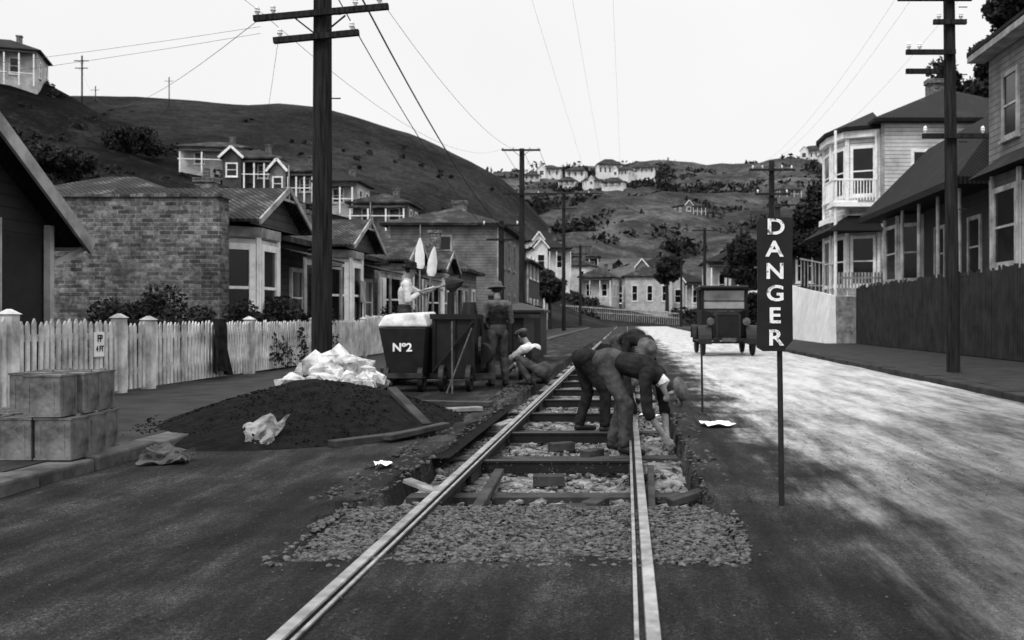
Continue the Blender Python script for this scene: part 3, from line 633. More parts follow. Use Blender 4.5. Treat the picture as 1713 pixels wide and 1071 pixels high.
# ------------------------------------------------------------------ right side houses
g=two_storey('two_storey_villa',10.6,18.0,42,52,1.6,9.2,11.4,m_wbl,(12.3,15),(49.5,),(1.9,5.6),m_roofd,'L')
w=MB();fr=MB();gl=MB();tr=MB();rf=MB()
pts=[(10.6,42.6),(9.4,43.2),(9.0,44.6),(9.0,46.2),(9.4,47.6),(10.6,48.2)]
w.prism(pts[::-1],1.2,9.0)
for i in range(5):
    A=Vector((*pts[i],0));B=Vector((*pts[i+1],0)); t=(B-A).normalized(); n=Vector((-t.y,t.x,0)); c=(A+B)/2
    if n.dot(c-Vector((10.6,45.4,0)))<0: n=-n
    for zz in (3.5,7.3): window(fr,gl,c+Vector((0,0,zz)),t,n,(B-A).length-.5,1.9,.12)
    tr.obox(c+n*.1+Vector((0,0,8.85)),t,n,(B-A).length+.1,.25,.28); tr.obox(c+n*.1+Vector((0,0,5.35)),t,n,(B-A).length+.1,.3,.25)
    for q in (A,B): tr.obox(q+n*.02+Vector((0,0,5)),t,n,.14,.12,7.5)
rf.prism([(10.7,42.2),(9.2,42.8),(8.65,44.4),(8.65,46.4),(9.2,48),(10.7,48.6)][::-1],9.0,9.15)
rf.poly([(10.7,42.2,9.15),(9.2,42.8,9.15),(11,45.4,10.3)]);rf.poly([(9.2,42.8,9.15),(8.65,44.4,9.15),(11,45.4,10.3)]);rf.poly([(8.65,44.4,9.15),(8.65,46.4,9.15),(11,45.4,10.3)])
zz=6.0
tr.box(8.6,9.6,42.2,43.0,zz-.1,zz); tr.beam((8.6,42.2,zz+.85),(10.4,42.2,zz+.85),.07,.07); tr.beam((8.6,42.2,zz+.85),(8.6,44,zz+.85),.07,.07)
for i in range(15): tr.cyl((8.6+i*.125,42.2,zz),(8.6+i*.125,42.2,zz+.85),.025,.025,5)
for i in range(12): tr.cyl((8.6,42.2+i*.15,zz),(8.6,42.2+i*.15,zz+.85),.025,.025,5)
tr.box(8.55,10.6,42.1,43.4,5.72,5.88); tr.cyl((8.7,42.3,1.5),(8.7,42.3,5.7),.07,.07,8); tr.cyl((8.7,42.3,5.9),(8.7,42.3,8.9),.06,.06,8); tr.cyl((10.4,42.3,5.9),(10.4,42.3,8.9),.06,.06,8)
aw=MB(); aw.hexa([(8.3,41.8,4.7),(10.6,41.8,4.7),(10.6,47.9,4.7),(8.3,47.9,4.7),(9.3,42.6,5.4),(10.6,42.6,5.4),(10.6,47.4,5.4),(9.3,47.4,5.4)])
part(g,'awning_roof',aw,m_roofd)
part(g,'bay_walls',w,m_wbl);part(g,'bay_frames',fr,m_white);part(g,'bay_glass',gl,m_glass);part(g,'bay_trim_balcony',tr,m_white);part(g,'bay_roof',rf,m_roofd)
g=grp('cottage',(12,34,1.4)); w=MB();fr=MB();gl=MB();tr=MB();rf=MB()
w.box(10.3,18,28.5,39,1.2,4.9); rf.hip(9.1,13.4,28,39.8,5.0,7.4,.2,1.9); rf.hip(13.42,18.6,28.6,39.2,5.0,7.0,.2)
pts=[(10.3,35.3),(9.6,35.9),(9.6,37.6),(10.3,38.2)]; w.prism(pts[::-1],1.2,4.75)
for i in range(3):
    A=Vector((*pts[i],0));B=Vector((*pts[i+1],0)); t=(B-A).normalized(); n=Vector((-t.y,t.x,0)); c=(A+B)/2
    if n.dot(c-Vector((10.4,36.75,0)))<0: n=-n
    window(fr,gl,c+Vector((0,0,3.4)),t,n,(B-A).length-.4,1.8,.13)
    for q in (A,B): tr.obox(q+n*.02+Vector((0,0,3)),t,n,.14,.12,3.4)
for y in (29,31,33,35): tr.cyl((9.5,y,1.4),(9.5,y,4.8),.06,.06,8)
for y in (30,33.3): window(fr,gl,(10.3,y,3.2),(0,-1,0),(-1,0,0),.9,1.6,.12)
part(g,'walls',w,m_wbd);part(g,'window_frames',fr,m_cream);part(g,'window_glass',gl,m_glass);part(g,'trim',tr,m_cream);part(g,'roof',rf,m_roofd)
g=two_storey('two_storey_house',9.7,18,18,27.2,1.4,8.2,10,m_wbm,(12,),(25.6,23.6,20.5),(1.6,5.1),m_roofd,'L')
w=MB();fr=MB();gl=MB();tr=MB();rf=MB()
pts=[(9.7,22.9),(9.1,23.5),(9.1,25.2),(9.7,25.8)]; w.prism(pts[::-1],1.2,4.6)
for i in range(3):
    A=Vector((*pts[i],0));B=Vector((*pts[i+1],0)); t=(B-A).normalized(); n=Vector((-t.y,t.x,0)); c=(A+B)/2
    if n.dot(c-Vector((9.8,24.35,0)))<0: n=-n
    window(fr,gl,c+Vector((0,0,3.3)),t,n,(B-A).length-.4,1.7,.13)
    for q in (A,B): tr.obox(q+n*.02+Vector((0,0,3)),t,n,.12,.1,3.2)
rf.hexa([(8.8,22.5,4.65),(9.75,22.5,4.65),(9.75,26.2,4.65),(8.8,26.2,4.65),(9.5,22.9,5.2),(9.75,22.9,5.2),(9.75,25.8,5.2),(9.5,25.8,5.2)])
tr.box(9.25,9.72,17.6,27.6,8.0,8.2)
part(g,'bay_walls',w,m_wb);part(g,'bay_frames',fr,m_cream);part(g,'bay_glass',gl,m_glass);part(g,'bay_trim',tr,m_cream);part(g,'bay_roof',rf,m_roofd)
g=grp('paling_fence',(9,26,.1)); b=MB(); b.box(8.98,9.3,13,39.5,-.2,1.0); part(g,'retaining_base',b,m_dkpicket)
pk=MB(); y=13.; r=random.Random(4)
while y<39.5: pk.box(8.93+r.uniform(0,.01),8.96,y,y+.11,.12,2.3+r.uniform(-.07,.07)); y+=.14
rl=MB(); rl.box(8.963,8.975,13,39.5,1.5,1.6)
part(g,'palings',pk,m_dkpicket); part(g,'rail',rl,m_dkpicket)
g=grp('stone_retaining_wall',(9.6,40,0)); b=MB(); b.box(8.3,11.2,40,40.6,-.1,1.95)
part(g,'rubble_stone',b,m_rubble); b=MB(); b.hexa([(7.8,40.1,-.1),(8.29,40.1,-.1),(8.29,52,-.1),(7.8,52,-.1),(8.15,40.3,2.0),(8.29,40.3,2.0),(8.29,52,2.8),(8.15,52,2.8)]); part(g,'rendered_flank',b,m_plaster)
pk=MB(); x=8.35
while x<11.1: pk.box(x,x+.08,40.1,40.13,1.98,2.9); x+=.13
pk.box(8.3,11.1,40.14,40.17,2.2,2.28); pk.box(8.3,11.1,40.14,40.17,2.65,2.72); part(g,'pickets',pk,m_cream)
g=grp('stair_rail',(8.2,44,2)); b=MB()
for i in range(9): b.cyl((8.2,40.5+i*.9,2.0+.08*i),(8.2,40.5+i*.9,3.2+.08*i),.03,.03,5)
b.beam((8.2,40.4,3.2),(8.2,48,3.9),.05,.05); part(g,'rails',b,m_cream)
hill_house('weatherboard_cottage',13,64,2.2,8,7,4,2,0,m_wb,m_roofd)
hill_house('weatherboard_cottage',12.5,85,2.2,8,7,4,2,0,m_wb,m_roof)
hill_house('weatherboard_cottage',12,104,2.2,8,7,4.4,2,0,m_wbl,m_roofd)
f=MB()
for i in range(60):
    t=i/59; x=-10+17*t; z=float(hE(x,136)); f.cyl((x,136,z-.6),(x,136,z+1.1),.05,.05,5)
f.beam((-10,136,float(hE(-10,136))+1.0),(7,136,float(hE(7,136))+1.0),.3,.16); f.beam((-10,136,float(hE(-10,136))+.4),(7,136,float(hE(7,136))+.4),.2,.12); solo('roadside_fence',f,m_cream)
# ------------------------------------------------------------------ trees/shrubs
shrub('garden_shrub',-7.9,17.4,.1,.85,.6,1.6,.035,15000,1)
shrub('garden_shrub',-7.3,19.6,.1,.3,.9,1.35,.035,8000,2)
shrub('garden_shrub',-7.2,22.6,.1,.25,1.5,1.5,.04,9000,3)
shrub('garden_shrub',-7.3,32.5,.1,.3,1.2,1.6,.05,4500,4)
tree('tree',9.8,56,1.5,6.8,2.0,.14,12000,11)
tree('tree',12.0,58,2,8.5,2.5,.16,10000,12)
tree('tree',8.4,72,0,8.5,1.9,.15,5000,13)
tree('tree',28.2,70,13,13.5,4.4,.17,26000,14); tree('tree',25,72,12,9.8,3.4,.17,15000,15); tree('tree',22.5,76,10,7.5,3.0,.17,10000,19)
tree('tree',-6.8,90,0,6.0,2.0,.18,6000,16); tree('tree',-9.8,108,0,7.5,2.6,.2,5000,17)
tree('tree',6,150,2.4,9,3.2,.22,7000,18); tree('tree',-45,80,10,5,3,.16,7000,20); tree('tree',-49,101,15.5,5,3,.16,7000,21); tree('tree',13,140,2,8,3,.22,6000,24)
shrub('hedge',8.6,62,.1,.8,9,2.6,.14,9000,22)
shrub('hedge',-7.4,70,.1,.7,8,2.4,.14,7000,23)
# ------------------------------------------------------------------ poles
def insul(mb,p): mb.lathe(p,[(0,.012),(.0,.012),(.04,.03),(.06,.045),(.075,.03),(.1,.04),(.13,.025),(.15,.0)],8)
def pole(name,x,y,h,r,arms,lean=0,z0=0):
    g=grp(name,(x,y,z0)); b=MB(); a=MB(); ins=MB()
    b.cyl((x,y,z0-.3),(x+lean,y,z0+h),r,r*.8,8)
    for (z,xa,xb,dz,ii) in arms:
        a.beam((xa,y-r-.03,z-dz),(xb,y-r-.03,z+dz),.08,.085)
        for q in ii:
            t=(q-xa)/(xb-xa); insul(ins,(q,y-r-.03,z-dz+2*dz*t+.04))
        if abs(xb-xa)>1.4 and h>7:
            a.beam((x+lean*z/h,y-r-.01,z-.35),(xa*.4+x*.6,y-r-.06,z-.05),.02,.02); a.beam((x+lean*z/h,y-r-.01,z-.35),(xb*.4+x*.6,y-r-.06,z-.05),.02,.02)
    for k in range(2,int(h*1.6)):
        if k%2: a.cyl((x+r*.7,y,z0+k*.62),(x+r+.12,y,z0+k*.62),.01,.01,5)
    part(g,'post',b,m_wood); part(g,'crossarms',a,m_wood); part(g,'insulators',ins,m_white); return g
pole('utility_pole',-4.5,15,7.6,.16,[(5.55,-5.43,-3.47,.09,(-5.38,-5.15,-3.95,-3.6)),(5.2,-5.14,-3.9,.06,(-5.05,-4.0)),(5.83,-5.35,-4.6,.02,(-5.2,)),(6.4,-5.5,-3.5,.04,(-5.4,-3.6))],.02)
pole('utility_pole',6.02,18.7,8.2,.13,[(6.93,4.95,6.3,0,(5.0,5.3,6.2)),(5.95,5.1,6.0,0,(5.15,5.35)),(5.6,5.1,5.7,0,()),(4.42,5.4,6.6,0.0,(5.45,6.5)),(6.5,5.6,6.2,0,(5.7,6.1))],-.1)
pole('utility_pole',6.0,42,7.6,.14,[(7.2,5.05,6.95,0,(5.2,5.6,6.4,6.8)),(6.2,5.3,6.75,0,(5.4,6.6))])
pole('utility_pole',-5.0,48.6,9.2,.15,[(9.1,-5.95,-4.1,0,(-5.9,-5.4,-4.6,-4.2)),(7.0,-5.9,-3.3,0,())])
pole('utility_pole',-5.3,43,5.2,.14,[(5.0,-6.1,-4.5,0,(-6,-4.6)),(4.4,-5.9,-4.7,0,())])
pole('utility_pole',-5.0,81,11,.16,[(11,-8,-1.8,0,(-7,-3)),(9.8,-6,-4,0,())])
pole('utility_pole',-5.0,110,9,.16,[(8.8,-6,-4,0,()),(8,-6,-4,0,())])
pole('utility_pole',6.0,78,8,.14,[(7.8,5,7,0,())]); pole('utility_pole',6.2,115,8,.14,[(7.8,5,7,0,())])
pole('utility_pole',-60,112,30,.11,[(29.4,-60.8,-59.2,0,()),(28.6,-60.7,-59.3,0,())])
pole('utility_pole',-108,240,58,.15,[(57,-109,-107,0,())]); pole('utility_pole',-128,245,57,.15,[(56,-129,-127,0,())])
w=MB(); wf=MB()
def wire(mb,p0,p1,sag,r=.012,n=14):
    p0=Vector(p0);p1=Vector(p1); pr=None
    for i in range(n+1):
        t=i/n; p=p0.lerp(p1,t); p.z-=sag*4*t*(1-t)
        if pr is not None: mb.cyl(pr,p,r,r,4,False)
        pr=p
for xa,za,xb,zb in ((-5.38,5.6,-5.9,9.2),(-3.6,5.75,-4.2,9.2)):
    wire(wf,(xa,15,za),(xb,48.6,zb),.9,.004)
for xa,za in ((-5.38,5.6),(-3.6,5.75)): wire(wf,(xa,15,za),(xa,-25,za+.5),.4,.003)
wire(w,(-4.3,14.9,6.6),(-5.2,43,4.9),.5,.016); wire(w,(-4.35,14.9,6.0),(-5.2,43,4.3),.6,.009); wire(w,(-4.3,14.9,6.6),(-4.7,-25,7.6),.5,.012)
for xa in (-5.9,-4.2,-5.0): wire(wf,(xa,48.6,9.2),(xa,81,10.9),.8,.010); wire(wf,(xa,81,10.9),(xa,110,8.9),.6,.012)
for xa in (5.0,5.3,6.2): wire(wf,(xa,18.7,7.05),(xa+.3,42,7.3),.5,.002); wire(wf,(xa+.3,42,7.3),(xa+.3,78,7.9),.5,.006)
for xa in (-1.4,-.2,-.8): wire(wf,(xa,-20,5.6),(xa,81,6.6),.15,.0018)
wire(wf,(-5.43,15,5.5),(-60,112,28.5),2.5,.005,30); wire(wf,(-5.14,15,5.2),(-38,103,18),2.,.004,30); wire(wf,(-5.4,15,5.4),(-25,21,5.6),.3,.003)
wire(wf,(-5.4,15,5.3),(-25,21,5.4),.35,.003)
wire(w,(-1.8,81,11),(6,78,8),.6,.015)
solo('overhead_wires',w,m_iron); solo('fine_overhead_wires',wf,m_wire)
# ------------------------------------------------------------------ danger sign
g=grp('danger_sign',(.88,5.84,0)); b=MB(); b.cyl((.895,5.85,-.05),(.87,5.85,1.74),.017,.015,8); b.cyl((.87,5.85,1.735),(.87,5.85,1.755),.026,.026,8); b.cyl((.895,5.85,0),(.895,5.85,.02),.035,.022,8); part(g,'post',b,m_iron,False)
x0,x1,z0,z1=.745,.95,.91,1.675; c=.035
pl=[(x0+c,z0),(x1-c*1.6,z0),(x1,z0+c*1.8),(x1-.004,z1-.3),(x1,z1-c*.4),(x1-c*.4,z1),(x0+c*.4,z1-.004),(x0,z1-c*.6),(x0+.005,z1-.4),(x0,z0+c*.6)]
b=MB(); k=len(pl); b.v=[(p[0],5.80,p[1]) for p in pl]+[(p[0],5.825,p[1]) for p in pl]; b.f=[tuple(range(k)),tuple(range(2*k-1,k-1,-1))]+[(i,k+i,k+(i+1)%k,(i+1)%k) for i in range(k)]
o=part(g,'board',b,m_black)
for i,chh in enumerate('DANGER'):
    add_text(g,'letter_%d'%(i+1),chh,(.847+(.004,-.003,.0,.002,-.002,.003)[i],5.797,1.616-.1265*i),.125,m_paint_l,'-Y',.0028,1.14)
b=MB(); b.cyl((.848,5.79,1.665),(.848,5.80,1.665),.006,.006,6); part(g,'bolt',b,m_iron)
g=grp('marker_rod',(.86,11.5,0)); b=MB(); b.cyl((.86,11.5,0),(.85,11.5,.72),.014,.012,6); b.cyl((.86,11.5,0),(.86,11.5,.03),.05,.04,8); part(g,'bar',b,m_iron)  # thin dark marker rod standing on a small base
# ------------------------------------------------------------------ car
ox,oy=2.94,29.0
g=grp('vintage_car',(ox,oy,0))
def T(x,y,z): return (ox+x,oy+y,z+.0)
def wheel(ty,sp,x,y,r,w=.1):
    pr=[]
    for i in range(13):
        a=2*math.pi*i/12; pr.append((math.sin(a)*w/2,r-w/2+math.cos(a)*w/2))
    ty.lathe(T(x,y,r),pr,24,(1,0,0))
    for i in range(12):
        a=2*math.pi*i/12; sp.cyl(T(x,y,r),T(x,y+math.cos(a)*(r-w*.8),r+math.sin(a)*(r-w*.8)),.022,.015,5)
    sp.lathe(T(x,y,r),[(-.03,r-w*1.1),(.03,r-w*1.1),(.03,r-w*.7),(-.03,r-w*.7)],24,(1,0,0)); sp.cyl(T(x-.08,y,r),T(x+.08,y,r),.07,.06,10)
ty=MB();sp=MB()
for s in (-1,1): wheel(ty,sp,s*.72,.55,.39,.13); wheel(ty,sp,s*.72,3.2,.39,.13)
part(g,'tyres',ty,m_black,True); part(g,'wheel_spokes',sp,m_iron)
bd=MB(); bd.box(ox-.36,ox+.36,oy+.45,oy+1.35,.55,1.16)
bd.hexa([T(-.36,.45,1.16),T(.36,.45,1.16),T(.4,1.35,1.16),T(-.4,1.35,1.16),T(-.18,.46,1.27),T(.18,.46,1.27),T(.24,1.35,1.34),T(-.24,1.35,1.34)])
bd.hexa([T(-.4,1.35,.55),T(.4,1.35,.55),T(.68,1.6,.55),T(-.68,1.6,.55),T(-.4,1.35,1.28),T(.4,1.35,1.28),T(.66,1.6,1.36),T(-.66,1.6,1.36)])
bd.box(ox-.68,ox+.68,oy+1.6,oy+3.6,.5,1.34)
bd.box(ox-.66,ox+.66,oy+3.5,oy+3.6,1.34,1.97); bd.box(ox-.67,ox-.63,oy+2.6,oy+3.5,1.34,1.97); bd.box(ox+.63,ox+.67,oy+2.6,oy+3.5,1.34,1.97)
bd.box(ox-.85,ox-.62,oy+1.0,oy+2.75,.4,.44); bd.box(ox+.62,ox+.85,oy+1.0,oy+2.75,.4,.44)
o=part(g,'body',bd,m_black); bevel(o,.03,3)
rd=MB(); rd.box(ox-.32,ox+.32,oy+.36,oy+.44,.5,1.18)
for i in range(11): rd.box(ox-.29+i*.057,ox-.275+i*.057,oy+.345,oy+.36,.55,1.12)
part(g,'radiator_core',rd,m_black)
rs=MB()
for s in (-1,1): rs.box(ox+s*.33-.03,ox+s*.33+.03,oy+.33,oy+.46,.48,1.22)
rs.box(ox-.3,ox+.3,oy+.33,oy+.46,1.182,1.28); rs.cyl(T(0,.39,1.28),T(0,.39,1.36),.035,.03,8); part(g,'radiator_shell',rs,m_iron)
hl=MB(); hg=MB()
for s in (-1,1):
    hl.lathe(T(s*.52,.28,1.0),[(0,.125),(.03,.125),(.1,.1),(.16,.05),(.18,0)],14,(0,1,0)); hg.lathe(T(s*.52,.275,1.0),[(0,.115),(-.015,.07),(-.02,0)],14,(0,1,0)); hl.cyl(T(s*.52,.4,.6),T(s*.52,.36,.9),.02,.02,6)
part(g,'headlamps',hl,m_iron,True); part(g,'headlamp_lenses',hg,m_felt,True)
fd=MB()
for s in (-1,1):
    for yc in (.55,3.2):
        pr=None
        for i in range(13):
            a=math.radians(-5+175*i/12); p=(yc-math.cos(a)*.5,.39+math.sin(a)*.48)
            if pr:
                xa,xb=s*.5,s*.88; fd.hexa([T(xa,pr[0],pr[1]),T(xb,pr[0],pr[1]),T(xb,p[0],p[1]),T(xa,p[0],p[1]),T(xa,pr[0],pr[1]+.04),T(xb,pr[0],pr[1]+.02),T(xb,p[0],p[1]+.02),T(xa,p[0],p[1]+.04)])
            pr=p
part(g,'mudguards',fd,m_black)
cb=MB(); cb.box(ox-.73,ox+.73,oy+1.4,oy+3.7,1.97,2.07)
o=part(g,'canopy_roof',cb,m_black); bevel(o,.04,3)
cf=MB()
for s in (-1,1):
    for yy in (1.62,2.5,3.45): cf.box(ox+s*.65-.04,ox+s*.65+.04,oy+yy-.03,oy+yy+.03,1.345,1.965)
cf.box(ox-.605,ox+.605,oy+1.60,oy+1.64,1.345,1.38); cf.box(ox-.605,ox+.605,oy+1.60,oy+1.64,1.92,1.965); cf.box(ox-.605,ox+.605,oy+1.60,oy+1.64,1.6,1.625)
cf.cyl(T(-.72,.55,.39),T(.72,.55,.39),.035,.035,8); cf.beam(T(-.3,.1,.45),T(-.3,3.6,.45),.06,.09); cf.beam(T(.3,.1,.45),T(.3,3.6,.45),.06,.09); cf.beam(T(-.5,.1,.48),T(.5,.1,.48),.05,.07)
part(g,'windscreen_frame_and_chassis',cf,m_black)
ws=MB(); ws.poly([T(-.605,1.66,1.625),T(.605,1.66,1.625),T(.605,1.60,1.92),T(-.605,1.60,1.92)]); ws.poly([T(-.605,1.62,1.385),T(.605,1.62,1.385),T(.605,1.62,1.6),T(-.605,1.62,1.6)]); part(g,'windscreen',ws,m_pane)
npl=MB(); npl.box(ox-.2,ox+.2,oy+.05,oy+.06,.42,.53); part(g,'number_plate',npl,m_felt)
# ------------------------------------------------------------------ works wagon
g=grp('works_wagon',(-2.8,16,0)); b=MB()
b.hexa([(-3.52,15.05,.2),(-3.02,15.05,.2),(-3.02,15.9,.2),(-3.52,15.9,.2),(-3.66,15,.96),(-2.96,15,.96),(-2.96,15.95,.96),(-3.66,15.95,.96)])
bevel(part(g,'tool_bin',b,m_black),.015,2)
b=MB(); b.hexa([(-3.68,14.98,.965),(-2.94,14.98,.965),(-2.94,15.97,.965),(-3.68,15.97,.965),(-3.6,15.05,1.14),(-3.0,15.02,1.17),(-2.98,15.9,1.2),(-3.62,15.9,1.17)])
bevel(part(g,'pale_lid',b,m_lid),.04,3)
add_text(g,'number','N\u00ba2',(-3.31,14.998,.66),.17,m_white,'-Y',.005,1.05)
b=MB(); b.box(-2.9,-2.3,15.3,16.6,.26,1.1)
for x in (-2.92,-2.62,-2.33): b.box(x,x+.05,15.26,15.297,.22,1.14)
b.box(-2.95,-2.25,15.24,15.258,1.08,1.16); b.box(-2.95,-2.25,15.24,15.258,.2,.27)
b.beam((-2.9,15.235,.3),(-2.3,15.235,1.05),.03,.04,up=(0,1,0))
b.cyl((-2.75,15.9,1.1),(-2.75,15.9,1.5),.06,.05,10); b.cyl((-2.5,16.2,1.1),(-2.5,16.2,1.35),.14,.1,12)
part(g,'boiler_casing',b,m_black)
b=MB(); b.cyl((-2.22,15.5,.55),(-2.22,16.0,.55),.16,.16,16); b.cyl((-2.25,15.8,.7),(-2.25,15.8,1.15),.03,.03,6); b.lathe((-2.22,15.4,.62),[(-.02,.2),(.02,.2),(.02,.16),(-.02,.16),(-.02,.2)],18,(1,.1,0))
for i in range(5): a=i*1.256; b.cyl((-2.22,15.4,.62),(-2.22,15.4+math.cos(a)*.17,.62+math.sin(a)*.17),.012,.012,5)
b.box(-2.75,-1.8,17.8,19.8,.35,1.1); b.box(-2.85,-1.7,17.7,20,1.1,1.17); b.cyl((-2.4,18,1.17),(-2.4,18,1.5),.05,.05,8)
for i in range(7): b.box(-2.65+i*.1,-2.6+i*.1,17.76,17.8,.5,1.0)
part(g,'engine',b,m_black)
b=MB(); b.beam((-3.6,15.5,.2),(-2.0,15.5,.22),.08,.08); b.beam((-3.95,16.4,.24),(-2.2,16.4,.24),.1,.1); b.box(-4.0,-2.95,16.5,17.9,.2,.28); b.beam((-3.6,14.95,.25),(-3.0,14.95,.25),.05,.07)
part(g,'chassis',b,m_plank)
wl=MB()
for x,y in ((-3.55,15.15),(-3.05,15.15),(-2.75,15.2),(-2.35,15.2),(-3.9,17.4),(-3.1,17.4),(-2.7,17.9),(-1.85,17.9),(-2.7,19.6),(-1.85,19.6)):
    wl.lathe((x,y,.2),[(-.035,.2),(.035,.2),(.035,.16),(-.035,.16),(-.035,.2)],20,(1,0,0)); wl.cyl((x-.05,y,.2),(x+.05,y,.2),.04,.04,8)
    for i in range(6): a=i*math.pi/3; wl.cyl((x,y,.2),(x,y+.17*math.cos(a),.2+.17*math.sin(a)),.014,.014,5)
part(g,'wheels',wl,m_iron)
b=MB(); b.cyl((-2.52,14.7,0),(-2.56,14.9,1.05),.014,.012,6); b.cyl((-2.62,14.8,0),(-2.3,15.1,.95),.014,.012,6); part(g,'leaning_bars',b,m_felt)
g=grp('site_hut',(-2.8,27,0)); b=MB(); b.box(-3.4,-2.2,26,28,.1,1.25); part(g,'cabin',b,m_black); b=MB(); b.hip(-3.5,-2.1,25.9,28.1,1.3,1.5,.06); part(g,'roof',b,m_black)
def shovel(name,p0,p1,mat_b,L=.3,k=1.0):
    g=grp(name,tuple(p0)); p0=Vector(p0);p1=Vector(p1); a=(p1-p0).normalized(); h=MB(); h.cyl(p0,p1,.018,.016,8); l=a.cross(Vector((0,1,0))); l=l.normalized() if l.length>.1 else Vector((1,0,0)); h.cyl(p0-l*.06,p0+l*.06,.015,.015,6); part(g,'handle',h,m_plankl)
    n=a.cross(l).normalized(); b=MB(); prof=[(0,.07*k),(.06,.11*k),(L*.5,.11*k),(L*.85,.06*k),(L+.03,.008)]
    for d,wd in prof:
        for q in (-1,-.5,0,.5,1): p=p1+a*d+l*wd*q+n*(.03*(1-q*q)); b.v.append(tuple(p))
    for i in range(len(prof)-1):
        for j in range(4): kk=i*5+j; b.f.append((kk,kk+1,kk+6,kk+5))
    o=part(g,'blade',b,mat_b); s=o.modifiers.new('s','SOLIDIFY'); s.thickness=.006
shovel('shovel',(-3.70,18.2,.9),(-3.70,18.2,1.98),m_white,.52,.75); shovel('shovel',(-3.62,18.2,.8),(-3.50,18.2,1.85),m_white,.5,.75)
